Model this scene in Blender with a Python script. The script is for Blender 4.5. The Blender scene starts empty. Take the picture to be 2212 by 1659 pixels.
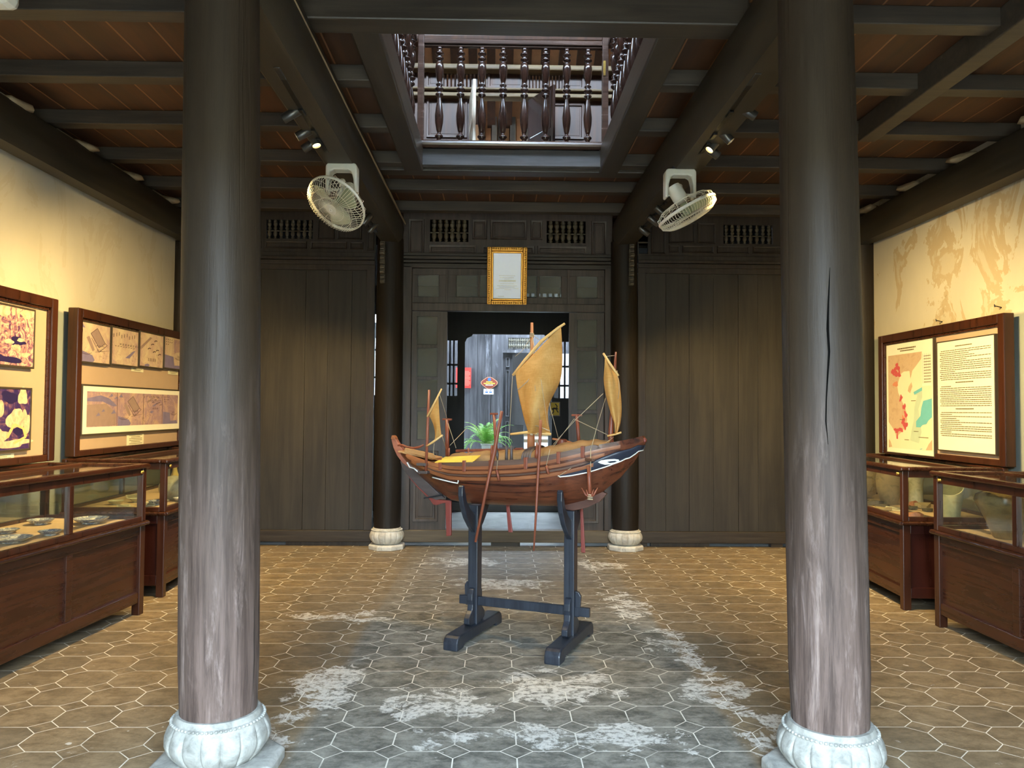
import bpy, bmesh, math, random
from math import sin, cos, pi, radians, tan, atan2, sqrt
from mathutils import Vector, Matrix
random.seed(7)
scene = bpy.context.scene
COL = scene.collection

# ------------------------------------------------------------------ camera
FPX, CX, CY, EYE = 1662.0, 1106.0, 829.5, 1.5
PSI, TH, RO = radians(1.07), radians(1.91), radians(0.42)
_f = Vector((sin(PSI)*cos(TH), cos(PSI)*cos(TH), sin(TH)))
_r0 = Vector((cos(PSI), -sin(PSI), 0)); _u0 = _r0.cross(_f)
_r = _r0*cos(RO) + _u0*sin(RO); _u = _u0*cos(RO) - _r0*sin(RO)
CAM = Vector((0, 0, EYE))
def ray(x, y): return _f + _r*((x-CX)/FPX) + _u*((CY-y)/FPX)
def at(x, y, Y): d = ray(x, y); return CAM + d*(Y/d.y)
def onz(x, y, z=0.0): d = ray(x, y); return CAM + d*((z-EYE)/d.z)
def onx(x, y, X): d = ray(x, y); return CAM + d*(X/d.x)
def proj(p):
    d = Vector(p)-CAM; w = d.dot(_f)
    return (CX+FPX*d.dot(_r)/w, CY-FPX*d.dot(_u)/w)
cam_data = bpy.data.cameras.new('camera'); cam = bpy.data.objects.new('camera', cam_data); COL.objects.link(cam)
cam_data.sensor_width = 36.0; cam_data.lens = 36.0*FPX/2212.0; cam_data.clip_start = 0.05; cam_data.clip_end = 200
M = Matrix((( _r.x, _u.x, -_f.x), (_r.y, _u.y, -_f.y), (_r.z, _u.z, -_f.z))).to_4x4(); M.translation = CAM
cam.matrix_world = M; scene.camera = cam

# ------------------------------------------------------------------ materials
def lin(c):
    return tuple(((v/255.0)/12.92 if v/255.0 <= .04045 else ((v/255.0+.055)/1.055)**2.4) for v in c)
class NT:
    def __init__(s, name):
        s.m = bpy.data.materials.new(name); s.m.use_nodes = True; s.t = s.m.node_tree; s.t.nodes.clear()
        s.out = s.t.nodes.new('ShaderNodeOutputMaterial'); s.b = s.t.nodes.new('ShaderNodeBsdfPrincipled')
        s.t.links.new(s.b.outputs[0], s.out.inputs[0])
        s._co = None
    def node(s, ty, **kw):
        n = s.t.nodes.new(ty)
        for k, v in kw.items(): setattr(n, k, v)
        return n
    def link(s, a, b): s.t.links.new(a, b)
    def put(s, sock, v):
        if hasattr(v, 'is_linked') or hasattr(v, 'links'): s.link(v, sock)
        else:
            if sock.type == 'RGBA' and len(v) == 3: v = (*v, 1)
            sock.default_value = v
    def co(s, scale=(1, 1, 1), rot=(0, 0, 0), loc=(0, 0, 0)):
        if s._co is None: s._co = s.node('ShaderNodeTexCoord').outputs['Object']
        m = s.node('ShaderNodeMapping'); s.link(s._co, m.inputs[0])
        m.inputs['Scale'].default_value = scale; m.inputs['Rotation'].default_value = rot; m.inputs['Location'].default_value = loc
        return m.outputs[0]
    def xyz(s):
        if s._co is None: s._co = s.node('ShaderNodeTexCoord').outputs['Object']
        n = s.node('ShaderNodeSeparateXYZ'); s.link(s._co, n.inputs[0]); return n.outputs
    def noise(s, vec, scale=1, detail=4, rough=.55, dist=0):
        n = s.node('ShaderNodeTexNoise'); s.link(vec, n.inputs['Vector']); n.inputs['Scale'].default_value = scale
        n.inputs['Detail'].default_value = detail; n.inputs['Roughness'].default_value = rough; n.inputs['Distortion'].default_value = dist
        return n.outputs[0]
    def math(s, op, a, b=0.0, c=None, clamp=False):
        n = s.node('ShaderNodeMath', operation=op); n.use_clamp = clamp
        s.put(n.inputs[0], a); s.put(n.inputs[1], b)
        if c is not None: s.put(n.inputs[2], c)
        return n.outputs[0]
    def step(s, v, lo, hi):
        n = s.node('ShaderNodeMapRange'); n.interpolation_type = 'SMOOTHSTEP'
        s.put(n.inputs[0], v); n.inputs[1].default_value = lo; n.inputs[2].default_value = hi
        return n.outputs[0]
    def mix(s, f, a, b, mode='MIX'):
        n = s.node('ShaderNodeMix', data_type='RGBA', blend_type=mode)
        s.put(n.inputs[0], f); s.put(n.inputs[6], a); s.put(n.inputs[7], b)
        return n.outputs[2]
    def bump(s, h, strength=.3, dist=.01):
        n = s.node('ShaderNodeBump'); n.inputs['Strength'].default_value = strength; n.inputs['Distance'].default_value = dist
        s.link(h, n.inputs['Height']); s.link(n.outputs[0], s.b.inputs['Normal'])
    def col(s, v): s.put(s.b.inputs['Base Color'], v)
    def rough(s, v): s.put(s.b.inputs['Roughness'], v)
    def set(s, k, v): s.put(s.b.inputs[k], v)

def wood(name, c1, c2, axis='z', grain=28, rough=.5, bump=.25, seams=None, worn=None, coarse=.5, spec=.5):
    n = NT(name); st = {'x': (.06, 1, 1), 'y': (1, .06, 1), 'z': (1, 1, .06)}[axis]
    g = n.noise(n.co(st), grain, 5, .65, .6); big = n.noise(n.co(tuple(.4+.6*v for v in st)), 2.6, 3, .6)
    f = n.step(n.math('ADD', n.math('MULTIPLY', g, 1-coarse*.5), n.math('MULTIPLY', big, coarse*.5)), .3, .7)
    c = n.mix(f, lin(c1), lin(c2))
    if worn:
        wc, lo, hi = worn
        c = n.mix(n.step(n.noise(n.co(st), grain*.5, 6, .7, 1.0), lo, hi), c, lin(wc))
    h = g
    if seams:
        ax, w, sc = seams
        fr = n.math('FRACT', n.math('DIVIDE', n.math('ADD', n.xyz()['XYZ'.index(ax)], 50.0), w))
        e = n.step(n.math('ABSOLUTE', n.math('SUBTRACT', fr, .5)), .468, .486)
        cell = n.math('FLOOR', n.math('DIVIDE', n.math('ADD', n.xyz()['XYZ'.index(ax)], 50.0), w))
        wn = n.node('ShaderNodeTexWhiteNoise', noise_dimensions='1D'); n.link(cell, wn.inputs['W'])
        c = n.mix(n.math('MULTIPLY', wn.outputs[0], .45), c, n.mix(.5, c, (0.004, .003, .002)))
        c = n.mix(n.math('MULTIPLY', e, .85), c, lin(sc)); h = n.math('SUBTRACT', g, e)
    n.col(c); n.rough(n.math('ADD', n.math('MULTIPLY', g, .2), rough-.1)); n.set('Specular IOR Level', spec)
    n.bump(h, bump, .006); return n.m
def plain(name, c, rough=.5, metal=0, var=.12, scale=12, spec=.5, bump=0, emit=0):
    n = NT(name); l = lin(c)
    f = n.noise(n.co(), scale, 4, .6)
    n.col(n.mix(f, tuple(v*(1-var*1.5) for v in l), tuple(min(1, v*(1+var)) for v in l)))
    n.rough(rough); n.set('Metallic', metal); n.set('Specular IOR Level', spec)
    if bump: n.bump(f, bump, .004)
    if emit: n.set('Emission Color', l); n.set('Emission Strength', emit)
    return n.m
def mottled(name, cols, scale=9, rough=.6, dist=1.2, stretch=(1, 1, 1)):
    n = NT(name); f = n.noise(n.co(stretch), scale, 7, .68, dist)
    r = n.node('ShaderNodeValToRGB'); n.link(f, r.inputs[0]); e = r.color_ramp.elements
    k = len(cols)
    for i, c in enumerate(cols):
        p = .3 + .4*i/(k-1)
        el = e[i] if i < 2 else e.new(p)
        el.position = p; el.color = (*lin(c), 1)
    n.col(r.outputs[0]); n.rough(rough); n.bump(f, .12, .004); return n.m
def inked(name, cols, ink, scale=4, dist=1.0):
    m = mottled(name, cols, scale, .8, dist); t = m.node_tree; n = NT.__new__(NT); n.m = m; n.t = t; n._co = None; n.b = [x for x in t.nodes if x.type == 'BSDF_PRINCIPLED'][0]
    src = n.b.inputs['Base Color'].links[0].from_socket
    ln = n.math('LESS_THAN', n.math('ABSOLUTE', n.math('SUBTRACT', n.noise(n.co(), 11, 5, .6, 1.5), .5)), .010); gate = n.step(n.noise(n.co(), 5, 2), .46, .56)
    tx = n.noise(n.co((1, 6, 1)), 60, 3, .6)
    c = n.mix(n.math('MULTIPLY', n.math('MULTIPLY', ln, gate), .6), src, lin(ink)); c = n.mix(n.math('MULTIPLY', n.step(tx, .5, .75), .25), c, lin(ink)); n.col(c); return m
def glass(name, tint=(1, 1, 1), dust=.12, dust_glare_c=(.4, .42, .38), rough=.02, refl=.32):
    n = NT(name); t = n.t
    tr = n.node('ShaderNodeBsdfTransparent'); tr.inputs[0].default_value = (*tint, 1)
    gl = n.node('ShaderNodeBsdfGlossy'); gl.inputs['Roughness'].default_value = rough; gl.inputs[0].default_value = (1, 1, 1, 1)
    df = n.node('ShaderNodeBsdfDiffuse'); df.inputs[0].default_value = (*dust_glare_c, 1)
    lw = n.node('ShaderNodeFresnel'); lw.inputs[0].default_value = 1.5
    a = n.node('ShaderNodeMixShader'); n.link(n.math('MULTIPLY', lw.outputs[0], refl, clamp=True), a.inputs[0]); n.link(tr.outputs[0], a.inputs[1]); n.link(gl.outputs[0], a.inputs[2])
    b = n.node('ShaderNodeMixShader'); n.link(n.math('ADD', dust*.75, n.math('MULTIPLY', n.noise(n.co(), 3, 4), dust*.5)), b.inputs[0]); n.link(a.outputs[0], b.inputs[1]); n.link(df.outputs[0], b.inputs[2])
    n.link(b.outputs[0], n.out.inputs[0]); t.nodes.remove(n.b); return n.m

def floor_mat(name, central=True):
    n = NT(name); PX, PY = .276, .259; o = n.xyz(); X, Y = o[0], o[1]
    wob = n.noise(n.co(), 1.3, 2); 
    def cell(v, off, P): return n.math('ABSOLUTE', n.math('SUBTRACT', n.math('FRACT', n.math('DIVIDE', n.math('ADD', v, off), P)), .5))
    fx, fy = cell(X, PX*100+.18, PX), cell(Y, PY*100-3.43, PY)
    s = n.math('ADD', fx, fy); mx = n.math('MAXIMUM', fx, fy); T = .735; w = .011
    straight = n.math('MULTIPLY', n.step(mx, .5-w*1.3, .5-w*.7), n.math('LESS_THAN', s, T+.01))
    diag = n.math('LESS_THAN', n.math('ABSOLUTE', n.math('SUBTRACT', s, T)), w*1.15)
    grout = n.math('MAXIMUM', straight, diag)
    fade = n.step(n.noise(n.co(), 2.2, 4, .6), .32, .5)
    grout = n.math('MULTIPLY', grout, n.math('ADD', n.math('MULTIPLY', fade, .65), .35))
    ci = n.math('ADD', n.math('MULTIPLY', n.math('FLOOR', n.math('DIVIDE', n.math('ADD', X, PX*100+.18), PX)), 7.31), n.math('FLOOR', n.math('DIVIDE', n.math('ADD', Y, PY*100-3.43), PY)))
    wn = n.node('ShaderNodeTexWhiteNoise', noise_dimensions='1D'); n.link(ci, wn.inputs['W'])
    cl = n.noise(n.co((1, 1.5, 1)), 7.0, 10, .78, .25); fine = n.noise(n.co(), 42, 4, .7)
    a = n.mix(n.step(cl, .3, .7), lin((100, 84, 62)), lin((152, 133, 104)))
    a = n.mix(n.math('MULTIPLY', wn.outputs[0], .4), a, lin((88, 82, 70)))
    # greyer strip down the middle, stronger towards the front
    if central:
        mid = n.math('SUBTRACT', 1.0, n.step(n.math('ADD', n.math('ABSOLUTE', n.math('SUBTRACT', X, .12)), n.math('MULTIPLY', wob, .12)), 1.02, 1.10))
        near = n.math('SUBTRACT', 1.0, n.step(Y, 5.2, 6.4))
        gm = n.math('MULTIPLY', mid, n.math('ADD', .35, n.math('MULTIPLY', near, .5)))
        a = n.mix(gm, a, n.mix(n.step(cl, .32, .68), lin((74, 75, 70)), lin((146, 144, 134))))
    a = n.mix(n.math('MULTIPLY', n.step(fine, .55, .75), .25), a, lin((60, 55, 46)))
    c = n.mix(n.math('MULTIPLY', grout, .85), a, lin((226, 221, 206)))
    if central:
        WX = n.math('ADD', X, n.math('MULTIPLY', n.math('SUBTRACT', n.noise(n.co(), 3.1, 6, .65), .5), .9)); WY = n.math('ADD', Y, n.math('MULTIPLY', n.math('SUBTRACT', n.noise(n.co(loc=(5, 3, 1)), 3.1, 6, .65), .5), .9))
        def blob(x, y, rx, ry):
            dx = n.math('DIVIDE', n.math('SUBTRACT', WX, x), rx); dy = n.math('DIVIDE', n.math('SUBTRACT', WY, y), ry)
            d = n.math('ADD', n.math('MULTIPLY', dx, dx), n.math('MULTIPLY', dy, dy))
            return n.math('SUBTRACT', 1.0, n.step(d, .15, 1.0))
        m = None
        for b in ((.35, 4.25, .42, .38), (-.28, 3.98, .38, .3), (.12, 3.62, .62, .16), (.62, 3.55, .3, .18), (1.2, 4.15, .2, .55), (1.12, 4.9, .2, .6), (1.0, 5.9, .22, .6), (.05, 6.7, .55, .35), (-.35, 7.6, .45, .3), (.95, 7.5, .4, .3), (-.92, 4.3, .2, .5), (-1.1, 5.6, .45, .16), (-1.0, 3.7, .2, .3), (1.3, 3.55, .2, .4)):
            v = blob(*b); m = v if m is None else n.math('MAXIMUM', m, v)
        ns = n.noise(n.co((1, 1.3, 1)), 3.0, 10, .76, 1.2)
        st = n.step(n.math('ADD', ns, n.math('MULTIPLY', m, .20)), .63, .70)
        st = n.math('MULTIPLY', st, n.step(n.noise(n.co(), 26, 4, .7), .34, .56))
        speck = n.step(n.noise(n.co(), 15, 2, .4), .735, .77)
        st = n.math('MAXIMUM', st, n.math('MULTIPLY', speck, .8))
        c = n.mix(n.math('MULTIPLY', st, .8), c, lin((214, 211, 202)))
    n.col(c); n.rough(n.math('ADD', .42, n.math('MULTIPLY', cl, .3))); n.set('Specular IOR Level', .35)
    n.bump(n.math('SUBTRACT', n.math('MULTIPLY', fine, .4), grout), .25, .004); return n.m

def plaster(name, stains, dado=2.26):
    n = NT(name); Z = n.xyz()[2]
    c = n.mix(n.noise(n.co((1, 1, .5)), 1.6, 5, .6), lin((168, 162, 146)), lin((198, 192, 175)))
    p = n.noise(n.co((1, 1, .6)), 2.4, 8, .62, 1.1)
    edge = n.math('SUBTRACT', n.step(p, .56-stains*.03, .575-stains*.03), n.math('MULTIPLY', n.step(p, .60, .63), .6))
    c = n.mix(n.math('MULTIPLY', edge, .55*stains), c, lin((158, 134, 92)))
    q = n.step(n.noise(n.co((1, 1, .8)), 7.5, 6, .7), .62, .72)
    c = n.mix(n.math('MULTIPLY', n.math('MULTIPLY', q, n.step(p, .48, .6)), .6*stains), c, lin((120, 106, 66)))
    d = n.math('SUBTRACT', 1.0, n.step(n.math('ADD', Z, n.math('MULTIPLY', n.noise(n.co(), 5, 3), .03)), dado, dado+.03))
    c = n.mix(d, c, n.mix(n.noise(n.co((1, 1, .3)), 3, 4), lin((118, 128, 128)), lin((150, 152, 140))))
    n.col(c); n.rough(.85); n.set('Specular IOR Level', .2); n.bump(n.noise(n.co(), 9, 6, .6), .2, .008); return n.m

def column_mat(name, hi=1.5, wear=1.0, dk=((38, 30, 23), (60, 50, 38))):
    n = NT(name); Z = n.xyz()[2]
    g = n.noise(n.co((1, 1, .05)), 26, 6, .7, .4); b = n.noise(n.co((1, 1, .22)), 4.5, 5, .65, .5)
    dark = n.mix(g, lin(dk[0]), lin(dk[1]))
    pale = n.mix(n.step(g, .3, .68), lin((60, 47, 41)), lin((108, 91, 83)))
    pale = n.mix(n.math('MULTIPLY', n.step(n.noise(n.co((1, 1, .12)), 15, 6, .72, .6), .52, .74), .6), pale, lin((168, 150, 142)))
    k = n.math('SUBTRACT', 1.0, n.step(n.math('ADD', Z, n.math('MULTIPLY', n.math('SUBTRACT', b, .5), 1.5)), hi*.1, hi*1.15))
    c = n.mix(n.math('MULTIPLY', k, wear), dark, pale)
    crack = n.step(n.noise(n.co((1, 1, .012)), 17, 3, .5, .1), .63, .65)
    c = n.mix(n.math('MULTIPLY', crack, n.math('MULTIPLY', k, .9)), c, (.008, .006, .005))
    hf = n.noise(n.co((1, 1, .05)), 95, 4, .7, .3); c = n.mix(n.math('MULTIPLY', n.step(hf, .5, .75), n.math('ADD', .18, n.math('MULTIPLY', k, .4))), c, n.mix(.5, c, lin((30, 22, 20))))
    n.col(c); n.rough(n.math('ADD', n.math('ADD', .40, n.math('MULTIPLY', hf, .25)), n.math('MULTIPLY', k, .2))); n.set('Specular IOR Level', .33); n.bump(n.math('SUBTRACT', n.math('ADD', g, n.math('MULTIPLY', hf, .6)), crack), .3, .006); return n.m

MT = {}
MT['floor'] = floor_mat('tile_floor'); MT['floor2'] = floor_mat('tile_floor_plain', False)
MT['dark'] = wood('dark_timber', (38, 31, 25), (62, 53, 43), 'z', 22, .5)
MT['darkx'] = wood('dark_timber_x', (40, 34, 28), (64, 56, 46), 'x', 22, .42)
MT['darky'] = wood('dark_timber_y', (40, 34, 27), (64, 55, 44), 'y', 22, .45)
MT['plankwall'] = wood('plank_wall', (40, 36, 30), (58, 53, 45), 'z', 16, .5, .2)
MT['wallframe'] = wood('wall_frame', (42, 35, 30), (64, 56, 48), 'z', 24, .45)
MT['doorwood'] = wood('door_wood', (50, 41, 37), (80, 69, 62), 'z', 24, .42, worn=((104, 94, 88), .66, .8))
MT['ceil'] = wood('ceiling_plank', (52, 32, 18), (96, 60, 34), 'y', 11, .6, .3, seams=('X', .24, (140, 96, 60)), coarse=.9)
MT['joist'] = wood('joist_wood', (46, 40, 34), (74, 65, 54), 'x', 20, .55, worn=((108, 96, 78), .62, .8))
MT['girder'] = wood('girder_wood', (38, 33, 25), (58, 51, 39), 'y', 16, .5)
MT['edge'] = wood('pale_edge', (120, 104, 78), (160, 142, 112), 'y', 20, .7)
MT['cab'] = wood('cabinet_wood', (40, 20, 11), (64, 33, 18), 'z', 20, .3, .04, coarse=.6)
MT['cabx'] = wood('cabinet_wood_x', (38, 19, 10), (62, 32, 17), 'x', 20, .28, .04, coarse=.6)
MT['cabdark'] = wood('cabinet_side', (38, 15, 11), (54, 22, 15), 'z', 20, .3, .04, coarse=.6)
MT['rail'] = wood('rail_wood', (46, 32, 26), (78, 58, 48), 'x', 18, .25, .1)
MT['balu'] = wood('baluster_wood', (30, 18, 14), (52, 33, 25), 'z', 18, .18, .08)
MT['vent'] = wood('vent_wood', (66, 59, 46), (96, 88, 70), 'z', 20, .55)
MT['upper'] = wood('upper_panel', (44, 24, 12), (72, 42, 21), 'z', 16, .5)
MT['upperx'] = wood('upper_beam', (74, 58, 36), (108, 88, 56), 'x', 16, .6)
MT['court'] = wood('courtyard_wood', (40, 38, 40), (74, 71, 72), 'z', 22, .6, .3, worn=((128, 126, 130), .54, .75))
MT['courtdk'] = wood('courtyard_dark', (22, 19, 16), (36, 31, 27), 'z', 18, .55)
MT['col_front'] = column_mat('front_column_wood', 1.7, 1.0); MT['col_back'] = column_mat('back_column_wood', .2, .2, ((26, 21, 17), (42, 35, 28)))
MT['stone'] = mottled('carved_stone', [(112, 112, 106), (150, 150, 143), (176, 175, 168)], 14, .75, .4)
MT['stonebk'] = mottled('pale_stone', [(168, 162, 146), (206, 200, 184), (222, 216, 200)], 14, .75, .4)
MT['wall_l'] = plaster('plaster_left', .28); MT['wall_r'] = plaster('plaster_right', 1.0)
MT['white'] = plain('cream_plastic', (214, 211, 196), .4, 0, .05)
MT['white2'] = plain('white_plastic', (232, 232, 226), .35, 0, .04)
MT['blade'] = plain('fan_blade', (150, 158, 128), .35, 0, .05)
MT['wire'] = plain('cream_wire', (226, 220, 196), .4, 0, .04)
MT['metal'] = plain('black_metal', (42, 41, 39), .35, .6, .1)
MT['can'] = plain('graphite_metal', (84, 82, 78), .3, .7, .1)
MT['brass'] = plain('brass', (214, 180, 96), .25, .9, .1)
MT['glow'] = plain('lamp_glow', (255, 226, 160), .5, 0, .02, emit=14)
MT['black'] = plain('black_paint', (24, 26, 31), .35, 0, .3, 20)
MT['standblack'] = wood('stand_black', (26, 30, 38), (48, 53, 62), 'z', 30, .32, .15)
MT['felt'] = plain('beige_felt', (200, 172, 132), .9, 0, .06, 30)
MT['board'] = plain('beige_board', (164, 140, 116), .8, 0, .04, 8)
MT['frame'] = plain('thin_dark_frame', (58, 50, 40), .5, 0, .1)
MT['paper'] = plain('paper', (212, 208, 190), .75, 0, .03)
MT['card'] = plain('caption_card', (206, 200, 170), .75, 0, .03)
MT['ink'] = plain('print_ink', (104, 92, 60), .8, 0, .1)
MT['inkdk'] = plain('dark_ink', (52, 50, 62), .8, 0, .1)
MT['lidglass'] = glass('lid_glass', (.97, .985, .97), .006, refl=.7); MT['glass'] = glass('clear_glass', (.97, .985, .97), .008); MT['pane'] = glass('old_pane', (.8, .83, .8), .34, (.34, .35, .31), .08)  # old pane: dust share raised to stand in for bright reflections
MT['certglass'] = glass('frame_glass', (.98, .98, 1), .01, refl=1.0)
MT['gold'] = plain('gilt', (206, 150, 58), .3, .55, .2, 60, bump=.5)
MT['rust'] = plain('red_paint', (120, 52, 44), .5, 0, .2)
MT['redsign'] = plain('red_lacquer', (214, 52, 44), .45, 0, .05)
MT['terra'] = plain('brown_plaque', (122, 56, 44), .4, 0, .08)
MT['yellow'] = plain('yellow_paint', (236, 196, 72), .6, 0, .06)
MT['blue'] = plain('blue_print', (52, 96, 168), .6, 0, .05)
MT['fern'] = plain('fern_green', (112, 168, 60), .5, 0, .35, 8); MT['fern2'] = plain('fern_pale', (158, 192, 96), .5, 0, .25, 8)
MT['soil'] = plain('soil', (48, 38, 28), .95)
MT['tilewall'] = plain('pale_wall', (226, 226, 220), .8, 0, .04)
MT['terracotta'] = plain('roof_tile', (206, 150, 104), .85, 0, .2, 9)
MT['greyrail'] = wood('grey_board', (56, 55, 56), (84, 83, 84), 'x', 18, .4, .1)
# ------------------------------------------------------------------ mesh helpers
OFF = {}
class MB:
    def __init__(s, mi=0): s.v = []; s.f = []; s.mi = []; s.cur = mi; s.X = None
    def add(s, vs, fs):
        b = len(s.v)
        s.v += [(s.X @ Vector(p)) if s.X else Vector(p) for p in vs]
        s.f += [tuple(b+i for i in f) for f in fs]; s.mi += [s.cur]*len(fs); return s
    def box(s, x0, x1, y0, y1, z0, z1):
        x0, x1 = min(x0, x1), max(x0, x1); y0, y1 = min(y0, y1), max(y0, y1); z0, z1 = min(z0, z1), max(z0, z1)
        return s.add([(x0,y0,z0),(x1,y0,z0),(x1,y1,z0),(x0,y1,z0),(x0,y0,z1),(x1,y0,z1),(x1,y1,z1),(x0,y1,z1)],
                     [(0,3,2,1),(4,5,6,7),(0,1,5,4),(1,2,6,5),(2,3,7,6),(3,0,4,7)])
    def bar(s, p0, p1, w, h, up=(0, 0, 1)):            # rectangular bar between two points
        p0, p1 = Vector(p0), Vector(p1); d = (p1-p0).normalized(); up = Vector(up)
        if abs(d.dot(up)) > .97: up = Vector((0, 1, 0))
        a = d.cross(up).normalized()*w/2; b = a.cross(d).normalized()*h/2
        return s.add([p0-a-b, p0+a-b, p0+a+b, p0-a+b, p1-a-b, p1+a-b, p1+a+b, p1-a+b],
                     [(3,2,1,0),(4,5,6,7),(0,1,5,4),(1,2,6,5),(2,3,7,6),(3,0,4,7)])
    def tube(s, pts, r, n=8, cap=True):
        pts = [Vector(p) for p in pts]; rs = r if isinstance(r, (list, tuple)) else [r]*len(pts)
        vs = []; fs = []; prev = None
        for i, p in enumerate(pts):
            d = (pts[min(i+1, len(pts)-1)]-pts[max(i-1, 0)]).normalized()
            if prev is None:
                u = Vector((0, 0, 1)) if abs(d.z) < .9 else Vector((1, 0, 0)); a = d.cross(u).normalized()
            else: a = (prev-d*prev.dot(d)).normalized()
            prev = a; b = d.cross(a)
            vs += [p+(a*cos(2*pi*k/n)+b*sin(2*pi*k/n))*rs[i] for k in range(n)]
        for i in range(len(pts)-1):
            for k in range(n): fs.append((i*n+k, i*n+(k+1) % n, (i+1)*n+(k+1) % n, (i+1)*n+k))
        if cap: fs.append(tuple(reversed(range(n)))); fs.append(tuple((len(pts)-1)*n+k for k in range(n)))
        return s.add(vs, fs)
    def ring(s, c, nrm, R, r, n=32, m=6, flat=1.0):
        c, nrm = Vector(c), Vector(nrm).normalized(); a = nrm.orthogonal().normalized(); b = nrm.cross(a); vs = []; fs = []
        for i in range(n):
            d = a*cos(2*pi*i/n)+b*sin(2*pi*i/n)
            for k in range(m): vs.append(c+d*(R+r*cos(2*pi*k/m))+nrm*(r*flat*sin(2*pi*k/m)))
        for i in range(n):
            for k in range(m): fs.append((i*m+k, ((i+1) % n)*m+k, ((i+1) % n)*m+(k+1) % m, i*m+(k+1) % m))
        return s.add(vs, fs)
    def lathe(s, prof, c=(0, 0, 0), n=24, axis=(0, 0, 1), wob=None, cap=True):
        c = Vector(c); ax = Vector(axis).normalized()
        a = Vector((1, 0, 0)) if abs(ax.z) > .95 else ax.orthogonal().normalized(); b = ax.cross(a); vs = []; fs = []
        for j, (r, z) in enumerate(prof):
            for k in range(n):
                t = 2*pi*k/n; rr = r*(wob(t, z, j) if wob else 1)
                vs.append(c+(a*cos(t)+b*sin(t))*rr+ax*z)
        for j in range(len(prof)-1):
            for k in range(n): fs.append((j*n+k, j*n+(k+1) % n, (j+1)*n+(k+1) % n, (j+1)*n+k))
        if cap: fs.append(tuple(reversed(range(n)))); fs.append(tuple((len(prof)-1)*n+k for k in range(n)))
        return s.add(vs, fs)
    def prism(s, poly, e0, e1, o=(0, 0, 0), u=(1, 0, 0), v=(0, 0, 1), w=(0, 1, 0)):   # polygon in (u,v), extruded e0..e1 along w
        o, u, v, w = Vector(o), Vector(u), Vector(v), Vector(w); n = len(poly)
        vs = [o+u*a+v*b+w*e0 for a, b in poly]+[o+u*a+v*b+w*e1 for a, b in poly]
        fs = [tuple(range(n)), tuple(reversed(range(n, 2*n)))]+[(i, n+i, n+(i+1) % n, (i+1) % n) for i in range(n)]
        return s.add(vs, fs)
    def grid(s, rows):
        n = len(rows[0]); vs = [p for r in rows for p in r]
        return s.add(vs, [(i*n+k, i*n+k+1, (i+1)*n+k+1, (i+1)*n+k) for i in range(len(rows)-1) for k in range(n-1)])
    def poly(s, pts): return s.add(pts, [tuple(range(len(pts)))])
    def build(s, name, mats, parent=None, smooth=False, bevel=0, solid=0, local=False, auto=None, world=False):
        me = bpy.data.meshes.new(name)
        if parent is None:
            lo = [min(p[i] for p in s.v) for i in range(3)]; hi = [max(p[i] for p in s.v) for i in range(3)]
            off = Vector((0, 0, 0)) if world else Vector(((lo[0]+hi[0])/2, (lo[1]+hi[1])/2, lo[2]))
        else: off = Vector((0, 0, 0)) if local else OFF.get(parent.name, Vector((0, 0, 0)))
        me.from_pydata([p-off for p in s.v], [], s.f)
        for m in (mats if isinstance(mats, (list, tuple)) else [mats]): me.materials.append(MT[m] if isinstance(m, str) else m)
        for p, i in zip(me.polygons, s.mi): p.material_index = i
        bm = bmesh.new(); bm.from_mesh(me); bmesh.ops.recalc_face_normals(bm, faces=bm.faces); bm.to_mesh(me); bm.free()
        if smooth or auto: me.polygons.foreach_set('use_smooth', [True]*len(me.polygons))
        if auto: me.set_sharp_from_angle(angle=radians(auto))
        o = bpy.data.objects.new(name, me); COL.objects.link(o)
        if parent is None: o.location = off; OFF[o.name] = off
        else: o.parent = parent; OFF[o.name] = off
        if solid:
            d = o.modifiers.new('solid', 'SOLIDIFY'); d.thickness = solid; d.offset = 0
        if bevel:
            d = o.modifiers.new('bevel', 'BEVEL'); d.width = bevel; d.segments = 2; d.limit_method = 'ANGLE'; d.harden_normals = False
        return o
def tag(o, label=None, cat=None, group=None, kind=None):
    if label: o['label'] = label
    if cat: o['category'] = cat
    if group: o['group'] = group
    if kind: o['kind'] = kind
    return o
def thing(name, loc, label, cat, group=None, kind=None, rotz=0):
    o = bpy.data.objects.new(name, None); COL.objects.link(o); o.empty_display_size = .1
    o.location = loc; o.rotation_euler = (0, 0, rotz); OFF[o.name] = Vector(loc)
    return tag(o, label, cat, group, kind)
def dup(root, loc, rotz=0, label=None, group=None):
    kids = {}
    for c in bpy.data.objects:
        if c.parent: kids.setdefault(c.parent.name, []).append(c)
    def cp(o, par):
        n = o.copy(); COL.objects.link(n); n.parent = par
        for k in kids.get(o.name, []): cp(k, n)
        return n
    r = cp(root, None); r.location = loc; r.rotation_euler = (0, 0, rotz)
    if label: r['label'] = label
    if group: r['group'] = group
    return r
def cells(lo0, hi0, lo1, hi1, holes):                  # rectangles covering an area minus holes
    A = sorted({lo0, hi0, *[h[0] for h in holes], *[h[1] for h in holes]}); B = sorted({lo1, hi1, *[h[2] for h in holes], *[h[3] for h in holes]})
    A = [a for a in A if lo0 <= a <= hi0]; B = [b for b in B if lo1 <= b <= hi1]
    for j in range(len(B)-1):
        run = None
        for i in range(len(A)):
            solid = i < len(A)-1 and not any(h[0] < (A[i]+A[i+1])/2 < h[1] and h[2] < (B[j]+B[j+1])/2 < h[3] for h in holes)
            if solid and run is None: run = A[i]
            if not solid and run is not None: yield (run, A[i], B[j], B[j+1]); run = None
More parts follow.
